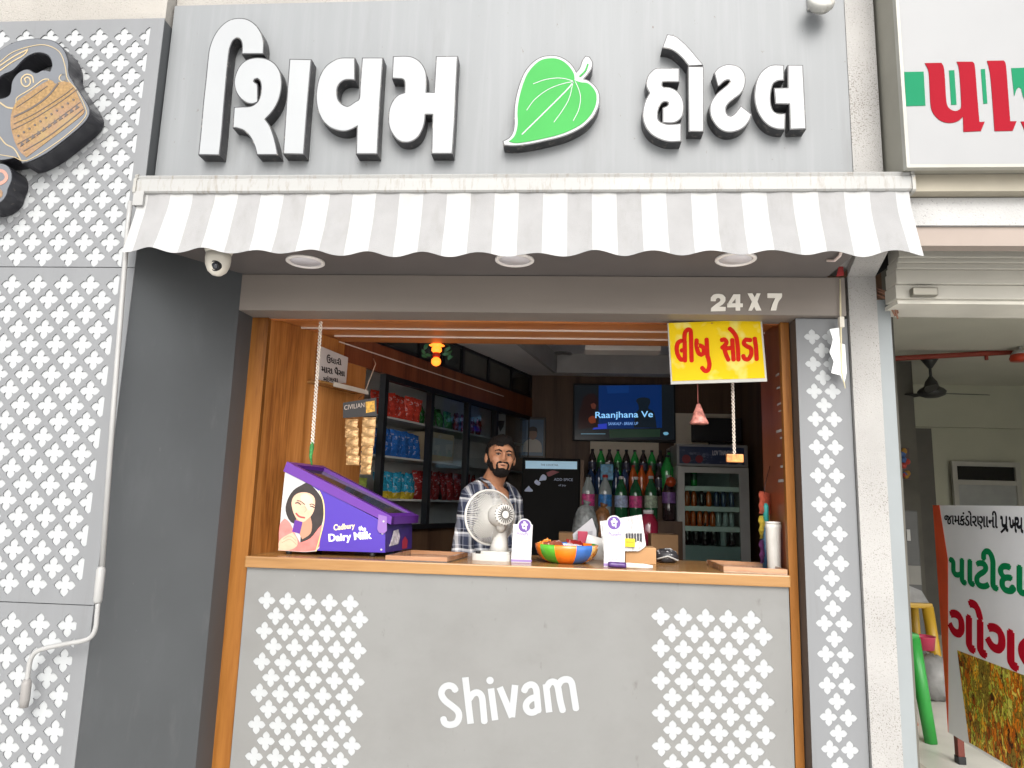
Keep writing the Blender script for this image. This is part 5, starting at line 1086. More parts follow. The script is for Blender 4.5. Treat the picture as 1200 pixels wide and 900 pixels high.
# ---- desk fan, seen from behind
FX, FY = -.315, .215
fn = thing('desk_fan', 'white desk fan with round wire cage turned away from the street', 'desk fan', (FX, FY, ZT))
FW_ = mat('fan_white_plastic', (.50, .49, .46), rough=.35, var=.05)
bpts = smooth([(-.105, -.02), (-.095, -.055), (-.04, -.075), (.03, -.08), (.075, -.07), (.085, -.03), (.08, .05), (.04, .08), (-.06, .075), (-.1, .03)], 3, 90)
b = MB(); b.prism([(FX+x, FY+y, ZT) for x, y in bpts], (0, 0, .03)); b.prism([(FX+.012+x*.78, FY+y*.78, ZT+.03) for x, y in bpts], (0, 0, .012)); b.obj('fan_base', FW_, fn)
MB().lathe([(.012, 0), (.012, .012), (0, .013)], (FX-.075, FY-.045, ZT+.03), 12).obj('speed_knob', BLACK, fn)
pt = [Vector((FX+.02, FY, ZT+.04)), Vector((FX+.02, FY, ZT+.07)), Vector((FX+.022, FY, ZT+.13)), Vector((FX+.026, FY, ZT+.155))]
MB().tube(pt, [.048, .04, .034, .03], 14).obj('fan_post', FW_, fn)
cc = at(580, 605, FY-.02); ax = Vector((.50, -.84, .10)).normalized()     # towards the motor end
mc = cc+ax*.03
Mq = ax.to_track_quat('Z', 'Y').to_matrix()
RF = .128
MB().tube([cc-ax*.055+Mq @ Vector((RF*math.cos(a*.1309), RF*math.sin(a*.1309), 0)) for a in range(49)], .0065, 8, False).obj('cage_ring', FW_, fn)
b = MB()
for k in range(84):
    a = 2*math.pi*k/84; u = Mq @ Vector((math.cos(a), math.sin(a), 0))
    b.tube([cc-ax*.055+u*RF, cc-ax*.02+u*(RF*.9), cc+ax*.012+u*.085, cc+ax*.026+u*.05], .0019, 4, False)
b.obj('rear_grille', FW_, fn)
b = MB()
for k in range(48):
    a = 2*math.pi*k/48; u = Mq @ Vector((math.cos(a), math.sin(a), 0)); b.tube([cc-ax*.055+u*RF, cc-ax*.085+u*(RF*.92), cc-ax*.115+u*.07, cc-ax*.12+u*.03], .0014, 4, False)
b.obj('front_grille', FW_, fn)
MB().lathe([(0, -.128), (.03, -.124), (.034, -.118), (0, -.114)], cc, 18, Mq).obj('front_badge', FW_, fn)
for k in range(3):
    Rk = Matrix.Rotation(2*math.pi*k/3, 3, 'Z'); pl = smooth([(.02, -.012), (.06, -.05), (.1, -.045), (.112, .0), (.08, .04), (.03, .02)], 3, 90)
    MB().prism([cc-ax*.045+Mq @ (Rk @ Vector((x, y, .25*y))) for x, y in pl], ax*.002).obj('blade', mat('fan_blade_grey', (.34, .34, .32), rough=.3), fn)
MB().lathe([(0, .018), (.05, .02), (.052, .05), (.05, .10), (.044, .112), (.0, .115)], cc, 22, Mq).obj('motor_housing', FW_, fn)
b = MB()
for k in range(20):
    a = 2*math.pi*k/20; u = Mq @ Vector((math.cos(a), math.sin(a), 0)); b.tube([cc+ax*.1155+u*.018, cc+ax*.1135+u*.036, cc+ax*.102+u*.0495], .0028, 4)
b.obj('motor_vent_rib', mat('vent_dark', (.10, .09, .08), rough=.6), fn)
nk = cc+ax*.065+Vector((0, 0, -.05))
MB().tube([pt[-1]+Vector((0, 0, -.012)), nk, nk+Vector((0, 0, .012))], [.026, .02, .018], 12).obj('tilt_neck', FW_, fn)
# ---- payment cards (code left out)
CARDW = mat('card_white', (.5, .5, .51), rough=.35); CARDP = mat('card_purple', (.11, .05, .24), rough=.35)
for lab_, (xl_, yb__, xr_, yt_, cx_, cy_), Yc in (('white payment card stand with purple badge leaning against the desk fan', (599, 656, 624, 615, 614.5, 616.5), .12), ('white payment card stand with purple badge before the newspaper', (707.5, 660.5, 733, 614, 720, 613), .06)):
    a_, b_ = at(xl_, yb__, Yc), at(xr_, yt_, Yc); base = ZT
    t = thing('payment_card_stand', lab_, 'card stand', ((a_.x+b_.x)/2, Yc, ZT))
    cA = at(cx_, cy_, Yc); r_ = (b_.x-a_.x)*.30
    z_t = b_.z
    MB().prism([(a_.x, Yc, base), (b_.x-.003, Yc, base), (b_.x, Yc+.02, z_t), (cA.x+r_*.95, Yc+.02, z_t), (cA.x-r_*.95, Yc+.02, z_t), (a_.x+.004, Yc+.02, z_t)], (0, .003, 0)).obj('card', CARDW, t)
    MB().prism([(cA.x+x, Yc+.016, cA.z+z) for x, z in disc2((0, 0), r_*1.18, 24)], (0, .0035, 0)).obj('badge_rim', CARDW, t)
    MB().prism([(cA.x+x, Yc+.0150, cA.z+z) for x, z in disc2((0, 0), r_, 24)], (0, .0008, 0)).obj('badge', CARDP, t)
    b = MB(); lettering(b, '\u092a\u0947', [Vector((cA.x+x, Yc+.0148, cA.z+z)) for x, z in ((-r_*.5, r_*.65), (r_*.5, r_*.65), (r_*.5, -r_*.6), (-r_*.5, -r_*.6))], .0006, .0, .03); b.obj('badge_mark', CARDW, t)
    h_ = z_t-base; w_c = b_.x-a_.x
    def cq(u0, v0, u1, v1): return [Vector((a_.x+w_c*u, Yc+.02*v-.0006, base+h_*v)) for u, v in ((u0, v1), (u1, v1), (u1, v0), (u0, v0))]
    b = MB(); lettering(b, 'PhonePe', cq(.22, .70, .80, .80), .0006); b.obj('card_lettering', CARDP, t)
    b = MB(); lettering(b, 'SHIVAM HOTEL', cq(.2, .14, .8, .19), .0006); b.obj('card_lettering', mat('card_grey_print', (.25, .25, .27), rough=.4), t)
    q_ = cq(0, .015, 1, .075); MB().prism(q_, (0, -.0006, 0)).obj('card_foot_band', mat('card_violet_band', (.22, .14, .34), rough=.4), t)
    MB().prism([(a_.x+.02, Yc+.003, base), (b_.x-.02, Yc+.003, base), (b_.x-.02, Yc+.06, base), (a_.x+.02, Yc+.06, base)], (0, 0, .003)).obj('card_foot', CARDW, t)
# ---- painted bowl
bc = Vector((at(664, 650, .20).x, .20, ZT)); bo = thing('painted_bowl', 'round bowl painted in orange, green and blue panels', 'bowl', bc)
RB = .148; prof = [(.075, .0), (.09, .002), (.118, .018), (.138, .042), (.146, .065), (RB, .084), (RB-.006, .086), (RB-.012, .08), (.135, .06), (.11, .025), (.06, .012)]
def glaze(n, c, pat=None):
    m = mat(n, c, rough=.15, var=.18, scale=22, spec=.6)
    if pat: add_dirt(m, pat, .9, 55, (1, 1, 1), .52, .58, 2)
    return m
GO, GG, GB, GP = glaze('glaze_orange', (.72, .17, .01)), glaze('glaze_green', (.08, .35, .03)), glaze('glaze_blue', (.04, .13, .40)), glaze('glaze_orange_dots', (.62, .17, .02), (.75, .55, .2))
segs = [GP, GO, GB, GG, GO, GB, GP, GG, GO, GB]
# angles: camera side is -90 deg; panels in view from left to right
edges_ = [-172, -146, -112, -73, -38, -8, 30, 70, 110, 150, 188]
order = [GO, GG, GO, GB, GP, GG, GO, GB, GP, GO]
for i in range(10):
    a0, a1 = math.radians(edges_[i]), math.radians(edges_[i+1]); MB().lathe(prof, bc, 6, None, True, a0, a1).obj('glazed_panel', order[i], bo)
MB().lathe([(0, .008), (.075, .0), (.076, .006), (.06, .0125), (0, .0125)], bc, 24).obj('bowl_foot', GO, bo)
for i, (dx, dy, r_, m_) in enumerate(((-.04, -.02, .045, foil('brown_sachet', (.25, .07, .04))), (.05, .02, .04, DRED), (.02, -.06, .035, CARDW), (-.08, .04, .035, GP))):
    p = bc+Vector((dx, dy, .066+.01*(i % 2))); o = thing('sachet', ('brown', 'dark red', 'white', 'orange')[i]+' sachet lying in the painted bowl', 'sachet', p)
    link('sachet_body', packet_mesh(r_*2, r_*1.6, .02, 'sachet_body', [m_]), o, p+Vector((0, -.02, -.012)), (math.radians(-55), random.uniform(-.4, .4), random.uniform(-.7, .7)))
# ---- carton, newspaper, tube, things behind
o = carton('small open brown carton on the counter below the newspaper', 733, 641, 769, 660, .26, .16, mat('light_kraft_board', (.42, .24, .11), rough=.8, var=.08), ZT)
np_ = thing('newspaper', 'folded newspaper sheet propped behind the payment card', 'newspaper', at(728, 645, .25))
NP = mat('newsprint', (.62, .62, .61), rough=.8, var=.12, scale=70)
add_dirt(NP, (.3, .3, .3), .7, 120, (1, 1, .3), .5, .6, 2)
pts = [at(x, y, .245) for x, y in ((703, 611), (752, 603), (757, 640), (749, 646), (707, 646))]
MB().prism(pts, (0, .003, 0)).obj('paper_sheet', NP, np_)
for k in range(6):
    x = 733+3.3*k; MB().prism([at(xx, yy, .2445) for xx, yy in ((x, 625), (x+2.6, 625), (x+2.8, 634+k % 2*2), (x+.3, 634))], (0, -.0008, 0)).obj('printed_block', mat('newsprint_black', (.06, .06, .07), rough=.8, var=.5, scale=80), np_)
o = thing('yellow_packet', 'small yellow packet in front of the newspaper', 'packet', at(738, 640, .24)); a_, b_ = at(732, 631, .24), at(744, 641, .24)
MB().bbox(a_.x, b_.x, .232, .2442, b_.z, a_.z, .002).obj('packet_body', mat('plain_yellow', (.70, .55, .02), rough=.5), o); MB().box(a_.x+.006, b_.x-.006, .2312, .2318, a_.z-.02, a_.z-.012).obj('packet_print', mat('yellow_print', (.5, .35, .02), rough=.5), o)
tb = thing('ointment_tube', 'white and purple squeezed tube lying on the counter', 'tube', (.3, .03, ZT))
a_, b_ = Vector((.205, .01, ZT+.014)), Vector((.40, .03, ZT+.008))
MB().tube([a_, a_.lerp(b_, .06), a_.lerp(b_, .35), a_.lerp(b_, .40)], [.011, .013, .013, .0125], 12).obj('tube_cap', mat('tube_navy_print', (.07, .03, .14), rough=.3, var=.3, scale=50), tb)
MB().tube([a_.lerp(b_, .40), a_.lerp(b_, .6), a_.lerp(b_, .8), b_], [.0125, .011, .012, .008], 12).obj('tube_body', mat('tube_white', (.68, .64, .6), rough=.35, var=.15, scale=30), tb)
o = thing('white_pouch', 'white pouch behind the painted bowl', 'pouch', at(690, 632, .42)); q = at(696, 628, .42)
link('pouch_body', packet_mesh(.12, .11, .05, 'pouch_body', [mat('pouch_white', (.6, .6, .58), rough=.4, var=.1)]), o, (q.x, .42, ZT+.002), (0, .25, .1)); MB().bbox(q.x-.08, q.x-.03, .44, .47, ZT+.001, q.z+.02, .003).obj('pouch_clip', PINKP, o)
o = thing('paper_cone', 'grey paper cone standing behind the painted bowl', 'paper cone', at(685, 620, .5)); q0, q1, q2 = at(671, 626, .5), at(694, 607, .5), at(699, 622, .5)
MB().prism([q0, q1, q2, Vector((q2.x, .5, ZT+.001)), Vector((q0.x+.02, .5, ZT+.001))], (0, .02, 0)).obj('cone_sheet', mat('paper_grey', (.42, .42, .44), rough=.7), o); MB().prism([q0+Vector((.02, -.001, .0)), q2+Vector((-.02, -.001, 0)), q2+Vector((-.02, -.001, -.02)), q0+Vector((.03, -.001, -.02))], (0, -.001, 0)).obj('cone_fold', mat('paper_fold', (.3, .3, .32), rough=.7), o)
q = at(781, 650, .40); o = thing('wrapped_bundle', 'dark crumpled bundle with white bands beside the open carton', 'bundle', (q.x, .40, ZT)); b = MB(); b.ball((q.x, .40, ZT+.03), (.055, .05, .038), 18, 10); b.v = [(x+random.uniform(-.006, .006), y+random.uniform(-.006, .006), max(ZT+.0005, z+random.uniform(-.005, .005))) for x, y, z in b.v]
b.obj('bundle_body', add_dirt(mat('bundle_dark', (.03, .03, .035), rough=.5), (.5, .5, .5), .9, 22, (1, 1, 3), .58, .62, 2), o); MB().tube([(q.x-.05, .352, ZT+.02), (q.x, .348, ZT+.035), (q.x+.05, .352, ZT+.015)], .004, 6).obj('bundle_band', WHITEPL, o)
# ---- canister and packets at the right end
a_, b_ = at(912, 613, .13), at(926.5, 670, .13); cn = thing('white_canister', 'tall worn white plastic canister at the right end of the counter', 'canister', ((a_.x+b_.x)/2, .13, ZT+.006))
CANW = add_dirt(mat('worn_white_plastic', (.62, .61, .57), rough=.4), (.4, .38, .33), .6, 12, (1, 1, .3), .5, .7)
rc = .032; xc = .986-.034
MB().lathe([(rc*.85, 0), (rc*.9, .004), (rc*1.02, .18), (rc*1.08, .185), (rc*1.08, .2), (rc, .202)], (xc, .13, ZT+.006), 20).obj('canister_body', CANW, cn); MB().lathe([(rc*1.05, .2025), (rc*1.05, .212), (0, .214)], (xc, .13, ZT+.006), 20).obj('canister_lid', CANW, cn)
q = at(917, 600, .22); o = thing('teal_bottle', 'teal plastic bottle behind the white canister', 'bottle', (.96, .25, ZT)); MB().lathe([(0, 0), (.022, 0), (.024, .1), (.024, .17), (.012, .2)], (.955, .25, ZT), 14).obj('bottle_body', drink('blue_bottle_plastic', (.03, .12, .22)), o); MB().lathe([(.013, .2), (.013, .29), (.006, .30), (0, .30)], (.955, .25, ZT), 12).obj('spray_cap', mat('teal_plastic', (.03, .3, .28), rough=.4), o)
hp = thing('hanging_packets', 'strip of colourful packets hanging on the red brown jamb', 'packet strip', (.98, .33, 1.5))
for i, (m_, z) in enumerate(((lab('packet_red_flower', (.45, .10, .06)), 1.47), (lab('packet_yellow', (.5, .38, .05)), 1.36), (lab('packet_violet', (.16, .05, .16)), 1.25))):
    link('packet', packet_mesh(.11, .105, .018, 'packet', [m_]), hp, (.952, .26, z), (0, random.uniform(-.1, .1), math.radians(48)))
MB().tube([(.952, .26, 1.26), (.953, .26, 1.59), (.988, .28, 1.70)], .0015, 5).obj('packet_string', BLACK, hp)
for i in range(9):
    z = 1.62+.06*i+random.uniform(-.02, .02); o_ = MB().box(.9885, .9895, .06+random.uniform(0, .05), .10+random.uniform(0, .06), z, z+random.uniform(.006, .014)); o_.obj('peeled_sticker', WHITEPL, shop)
# ================================================================== HANGING THINGS
def rope(name, path, r, m_, parent, pitch=.034):
    P = [Vector(p) for p in path]; L = sum((P[i+1]-P[i]).length for i in range(len(P)-1)); n = int(L/pitch*6)
    for ph in (0, math.pi):
        out = []
        for k in range(n+1):
            d = L*k/n
            for i in range(len(P)-1):
                l = (P[i+1]-P[i]).length
                if d <= l or i == len(P)-2: c = P[i].lerp(P[i+1], min(1, d/l)); break
                d -= l
            a = 2*math.pi*k/6+ph; out.append(c+Vector((r*math.cos(a), r*math.sin(a), 0)))
        MB().tube(out, r*.62, 5).obj(name, m_, parent)
CORD = mat('twisted_white_cord', (.66, .58, .50), rough=.8, var=.2, scale=60)
r1 = thing('twisted_rope', 'twisted white cord with green end hanging by the wood wall', 'cord', at(368, 520, .04))
rope('cord_strand', [at(376.5, 366, .04), at(374.5, 400, .04), at(371, 450, .04), at(366, 520, .04)], .0062, CORD, r1)
MB().tube([at(366, 518, .04), at(365.5, 524, .04), at(364, 535, .04), at(365.5, 545, .04)], [.006, .011, .008, .004], 8).obj('green_tassel', mat('green_tassel', (.03, .16, .04), rough=.7, var=.5, scale=60), r1)
r2 = thing('twisted_rope', 'twisted white cord with orange tag behind the yellow sign', 'cord', at(860, 530, .06))
rope('cord_strand', [Vector((at(857, 372, .06).x, .06, 2.36)), at(858, 430, .06), at(860.5, 533, .06)], .005, CORD, r2)
a_, b_ = at(851, 532, .06), at(871, 542, .06); MB().bbox(a_.x, b_.x, .05, .07, b_.z, a_.z, .003).obj('tag', mat('orange_tag', (.62, .24, .06), rough=.4, var=.5, scale=50), r2)
# yellow sign
YY = -.03; ysg = thing('hanging_sign', 'yellow hanging board with red hand painted lettering', 'sign', at(840, 448, YY))
YELB = add_dirt(mat('yellow_board', (.62, .43, .003), rough=.5, var=.04, spec=.1), (.62, .54, .15), .8, 7, (1, 1, 1), .56, .66, 3)
ycor = [at(783.5, 378.5, YY), at(891, 374.5, YY), at(896.5, 443, YY), at(788, 446.5, YY)]
MB().prism(ycor, (0, .003, 0)).obj('sign_board', YELB, ysg)
dn = Vector((0, 0, -.014)); MB().prism([ycor[0]+Vector((-.004, .0035, 0)), ycor[1]+Vector((.008, .0035, 0)), ycor[2]+Vector((.010, .0035, -.014)), ycor[3]+Vector((-.006, .0035, -.014))], (0, .012, 0)).obj('sign_backing', mat('grey_board_edge', (.42, .41, .38), rough=.6), ysg)
zY = lambda p: zpx(740, 360, 6, p)
REDT = mat('red_hand_paint', (.46, .012, .003), spec=.1, rough=.6, var=.1, scale=40)
for strokes in ([[(352, 235), (328, 250), (318, 285), (324, 330), (345, 366), (362, 368)], [(350, 305), (372, 302)], [(374, 240), (376, 378)]],
                [[(372, 232), (375, 185), (392, 160), (410, 160), (418, 185), (420, 280), (423, 378)]],
                [[(458, 230), (458, 275), (470, 320), (490, 335), (508, 320), (505, 285), (480, 268)], [(528, 225), (535, 352)], [(505, 325), (535, 318)]],
                [[(538, 350), (548, 400), (540, 440), (518, 448), (495, 425)]],
                [[(632, 232), (655, 228), (668, 250), (650, 275), (636, 285)], [(650, 280), (664, 330), (682, 372)], [(666, 290), (712, 285)], [(708, 228), (718, 372)]],
                [[(690, 150), (715, 175), (738, 215), (748, 290), (752, 372)]],
                [[(838, 232), (800, 228), (790, 255), (812, 275), (838, 290), (842, 330), (822, 365), (795, 362), (785, 340)]],
                [[(866, 218), (876, 290), (880, 368)]]):
    b = MB()
    for j, s_ in enumerate(strokes): b.prism([at(x, y, YY-.0004) for x, y in zY(ribbon(s_, 31))], (0, -.0008-.0001*j, 0))
    b.obj('painted_letter', REDT, ysg)
MB().tube([ycor[0].lerp(ycor[1], .5)+Vector((0, .008, -.004)), Vector((ycor[0].lerp(ycor[1], .5).x, .0, 2.352))], .003, 6).obj('hanging_string', CORD, ysg)
for i in range(5): MB().tube([Vector((at(838, 370, YY).x+random.uniform(-.02, .02), -.02+random.uniform(-.01, .01), 2.322+random.uniform(-.012, .012))) for _ in range(4)], .004, 5).obj('knot', mat('old_marigold', (.3, .13, .03), rough=.8), ysg)
# pink foil cone
pcn = thing('foil_cone', 'pink foil cone bag hanging below the yellow sign', 'cone bag', at(818, 497, .1)); q = at(819, 497, .1); qt = at(818, 473, .1)
MB().tube([Vector((at(817, 440, .1).x, .1, 2.362)), at(817.5, 450, .1), qt], .002, 5).obj('cone_string', mat('pink_string', (.4, .12, .1), rough=.7), pcn)
b = MB(); b.lathe([(.0, qt.z-q.z), (.008, qt.z-q.z-.003), (.022, (qt.z-q.z)*.55), (.036, .022), (.042, .006), (.04, 0), (0, .004)], (q.x, .1, q.z), 14); b.v = [(x+random.uniform(-.003, .003), y+random.uniform(-.003, .003), z) for x, y, z in b.v]
b.obj('cone_body', mat('pink_foil', (.55, .22, .18), rough=.25, var=.5, scale=45, bump=.5, bscale=60), pcn)
# paper notice and its little shelf on the wood wall
pn = thing('paper_notice', 'handwritten paper notice tied to the wood wall', 'notice', wl(.4, .04, 2.05))
def wq(x, y, o_): return atp(x, y, W0+NW*o_, NW)
MB().prism([wq(x, y, .04) for x, y in ((374, 405), (408, 419), (405.5, 449), (377, 449), (372, 440))], NW*-.002).obj('paper_sheet', mat('notice_paper', (.52, .49, .47), rough=.7, var=.08), pn)
b = MB()
for s_, qd in (('\u0a89\u0aa7\u0abe\u0ab0\u0ac0', ((383, 414), (400, 421), (400, 428), (383, 425))), ('\u0aae\u0abe\u0ab0\u0abe \u0aaa\u0ac8\u0ab8\u0abe', ((377, 426), (404, 433), (404, 441), (377, 436))), ('\u0aae\u0abe\u0a82\u0a97\u0ab5\u0abe', ((379, 440), (396, 442), (396, 448), (379, 447)))):
    lettering(b, s_, [wq(x, y, .0405) for x, y in qd], .0006, 0, .012)
b.obj('handwriting', BLACK, pn)
sh = thing('wall_bracket_shelf', 'small makeshift shelf below the paper notice', 'shelf', wl(.4, 0, 2.0)); zs1 = wq(390, 452, .02).z
s0_, s1_ = (wq(363, 455, .02)-W0).dot(UW), (wq(419, 460, .02)-W0).dot(UW)
MB().box(s0_, s1_, .001, .09, zs1-.014, zs1-.002, WM).obj('shelf_board', WOODTOP, sh); MB().box(s0_+.1, s1_, .091, .097, zs1-.02, zs1+.004, WM).obj('shelf_lip', IVORY, sh)
MB().tube([wl(s1_-.02, .09, zs1), wl(s1_+.02, .12, zs1+.16), wl(s1_+.05, .08, zs1+.20)], .003, 6).obj('shelf_wire', mat('pale_wire', (.55, .42, .32), rough=.6), sh)
# golden sachet strips
YG = .42; gs = thing('sachet_strips', 'black card with two hanging strips of golden sachets', 'sachet card', at(420, 466, YG))
MB().prism([at(x, y, YG) for x, y in ((402, 472), (441, 466), (441.5, 487), (402, 490))], (0, .003, 0)).obj('header_card', mat('card_black_gloss', (.012, .010, .010), rough=.3), gs)
MB().prism([at(x, y, YG-.0006) for x, y in ((428.5, 471), (439, 469.5), (439.5, 482), (429, 484))], (0, -.0006, 0)).obj('card_motif', mat('card_gold_motif', (.7, .36, .03), rough=.3, var=.5, scale=70), gs)
b = MB(); lettering(b, 'CIVILIAN', [at(403.5, 475, YG-.0006), at(427, 471.5, YG-.0006), at(427, 477, YG-.0006), at(403.5, 480.5, YG-.0006)], .0005); b.obj('card_lettering', mat('card_pale_text', (.5, .42, .36), rough=.4), gs)
GF = mat('gold_sachet_foil', (.50, .30, .13), rough=.28, var=.4, scale=40, metal=.35, bump=.4, bscale=70)
for (x0, x1, y0, y1, n, tw) in ((404, 419, 491, 545, 5, 1), (424.5, 440, 489, 556, 6, -2)):
    for k in range(n):
        ya, yb_ = y0+(y1-y0)*k/n, y0+(y1-y0)*(k+1)/n; a_, b_ = at((x0+x1)/2+tw*k*.4, ya, YG), at((x0+x1)/2+tw*k*.4, yb_, YG); ww = at(x1, ya, YG).x-at(x0, ya, YG).x
        link('sachet', packet_mesh(ww*(1-.03*k if tw < 0 else 1), a_.z-b_.z, .016, 'sachet', [GF]), gs, (b_.x, YG, b_.z), (0, 0, random.uniform(-.2, .2)))
MB().tube([at(420, 467, YG), wl((wq(419, 460, .02)-W0).dot(UW)-.03, .09, zs1-.02)], .0015, 5).obj('card_string', BLACK, gs)
# torn film and slat at the right of the header
tf = thing('torn_film', 'torn white plastic film and stick hanging over the clover panel', 'torn film', at(986, 420, -.16))
FILM = mat('torn_film_white', (.72, .74, .74), rough=.2, var=.1, scale=12, spec=.7)
MB().prism([at(x, y, -.152) for x, y in ((972, 386), (983, 384), (984, 402), (990, 404), (992, 436), (989, 451), (985, 440), (974, 437), (977, 424), (972, 413), (976, 398))], (0, -.002, 0)).obj('film_sheet', FILM, tf)
MB().tube([at(984.5, 327, -.155), at(985, 372, -.155), at(986.5, 436, -.155), at(990.5, 455, -.155)], [.003, .004, .004, .002], 6).obj('stick', mat('pale_stick', (.62, .55, .36), rough=.6), tf)
MB().box(at(983, 380, -.15).x, at(988, 380, -.15).x, -.165, -.141, at(985, 384, -.15).z, at(985, 372, -.15).z).obj('clip', IVORY, tf)
lw = thing('loose_wire', 'short loose pale wire below the soffit by the pillar', 'wire', atz(985, 298, ZS)); MB().tube([atz(987, 291, ZS), atz(984, 297, ZS)+Vector((0, 0, -.01)), atz(978, 302, ZS)+Vector((0, 0, -.012)), atz(969, 304, ZS)+Vector((0, 0, -.004))], .006, 7).obj('wire_length', mat('pale_pink_wire', (.6, .5, .46), rough=.5), lw); MB().lathe([(.014, 0), (.014, -.004), (0, -.005)], atz(987, 291, ZS), 10).obj('wire_plate', IVORY, lw)
rt_ = thing('red_tag', 'small red rag stuck in the soffit corner beside the pillar', 'rag', at(985, 320, -.15)); MB().prism([at(x, y, -.146) for x, y in ((981, 307), (987, 306), (988, 315), (989, 323), (980, 324), (982, 315))], (0, -.003, 0)).obj('rag_cloth', mat('faded_red_rag', (.30, .03, .03), rough=.8, var=.3), rt_)
# ================================================================== SHOPKEEPER
def remesh(prims, voxel, name, mats, smooth_it=2):
    b = MB()
    for p in prims: b.ball(*p)
    me = b.mesh(name, mats); o = bpy.data.objects.new(name, me); COL.objects.link(o)
    r = o.modifiers.new('r', 'REMESH'); r.mode = 'VOXEL'; r.voxel_size = voxel; r.use_smooth_shade = True
    s = o.modifiers.new('s', 'SMOOTH'); s.factor = .5; s.iterations = smooth_it
    dg = bpy.context.evaluated_depsgraph_get(); out = bpy.data.meshes.new_from_object(o.evaluated_get(dg))
    bpy.data.objects.remove(o); out.name = name
    out.materials.clear()
    for m in (mats if isinstance(mats, (list, tuple)) else [mats]): out.materials.append(m)
    for p in out.polygons: p.use_smooth = True; p.material_index = 0
    return out
def chain(pts, rs, step=.35, flat=None):
    out = []
    for i in range(len(pts)-1):
        a, b = Vector(pts[i]), Vector(pts[i+1]); L = (b-a).length; n = max(1, int(L/(min(rs[i], rs[i+1])*step)))
        for k in range(n+1):
            t = k/n; r = rs[i]+(rs[i+1]-rs[i])*t; rr = (r, r, r) if flat is None else (r*flat[0], r*flat[1], r*flat[2]); out.append((a.lerp(b, t), rr, 14, 9))
    return out
SKIN = mat('brown_skin', (.45, .215, .12), rough=.48, var=.16, scale=30, spec=.4, bump=.12, bscale=220)
HAIR = mat('black_hair', (.009, .007, .006), rough=.7, var=.4, scale=90, bump=.9, bscale=210, spec=.25)
PLAID = bpy.data.materials.new('plaid_cotton'); PLAID.use_nodes = True
t = PLAID.node_tree; p_ = t.nodes['Principled BSDF']; p_.inputs['Roughness'].default_value = .85; p_.inputs['Specular IOR Level'].default_value = .15
tc = t.nodes.new('ShaderNodeTexCoord'); nzp = t.nodes.new('ShaderNodeTexNoise'); nzp.inputs['Scale'].default_value = 5
wob = t.nodes.new('ShaderNodeMix'); wob.data_type = 'VECTOR'; wob.inputs['Factor'].default_value = .035
t.links.new(tc.outputs['Object'], nzp.inputs['Vector']); t.links.new(tc.outputs['Object'], wob.inputs[4]); t.links.new(nzp.outputs['Color'], wob.inputs[5])
sp_ = t.nodes.new('ShaderNodeSeparateXYZ'); t.links.new(wob.outputs[1], sp_.inputs[0])
cxn = t.nodes.new('ShaderNodeMath'); cxn.operation = 'MULTIPLY_ADD'; cxn.inputs[1].default_value = .6; t.links.new(sp_.outputs['Y'], cxn.inputs[0]); t.links.new(sp_.outputs['X'], cxn.inputs[2])
def bands(src, per_, ramp):
    m1 = t.nodes.new('ShaderNodeMath'); m1.operation = 'DIVIDE'; m1.inputs[1].default_value = per_; t.links.new(src, m1.inputs[0])
    m2 = t.nodes.new('ShaderNodeMath'); m2.operation = 'FRACT'; t.links.new(m1.outputs[0], m2.inputs[0])
    r_ = t.nodes.new('ShaderNodeValToRGB'); r_.color_ramp.interpolation = 'CONSTANT'; e_ = r_.color_ramp.elements; e_[0].position = 0; e_[0].color = (*ramp[0][1], 1); e_[1].position = ramp[1][0]; e_[1].color = (*ramp[1][1], 1)
    for ps, c_ in ramp[2:]: x_ = e_.new(ps); x_.color = (*c_, 1)
    t.links.new(m2.outputs[0], r_.inputs[0]); return r_.outputs[0]
nv, gy, wh, dk = (.035, .043, .075), (.26, .275, .32), (.78, .79, .80), (.018, .02, .03)
rA = bands(cxn.outputs[0], .078, [(0, nv), (.30, gy), (.42, wh), (.60, gy), (.72, dk), (.86, gy), (.92, nv)])
rB = bands(sp_.outputs['Z'], .088, [(0, nv), (.32, gy), (.46, wh), (.58, dk), (.74, gy), (.80, nv)])
mxp = t.nodes.new('ShaderNodeMix'); mxp.data_type = 'RGBA'; mxp.inputs['Factor'].default_value = .5; t.links.new(rA, mxp.inputs['A']); t.links.new(rB, mxp.inputs['B']); t.links.new(mxp.outputs['Result'], p_.inputs['Base Color'])
bpn = t.nodes.new('ShaderNodeBump'); bpn.inputs['Strength'].default_value = .5; bpn.inputs['Distance'].default_value = .02; n3 = t.nodes.new('ShaderNodeTexNoise'); n3.inputs['Scale'].default_value = 14; t.links.new(tc.outputs['Object'], n3.inputs['Vector']); t.links.new(n3.outputs['Fac'], bpn.inputs['Height']); t.links.new(bpn.outputs[0], p_.inputs['Normal'])
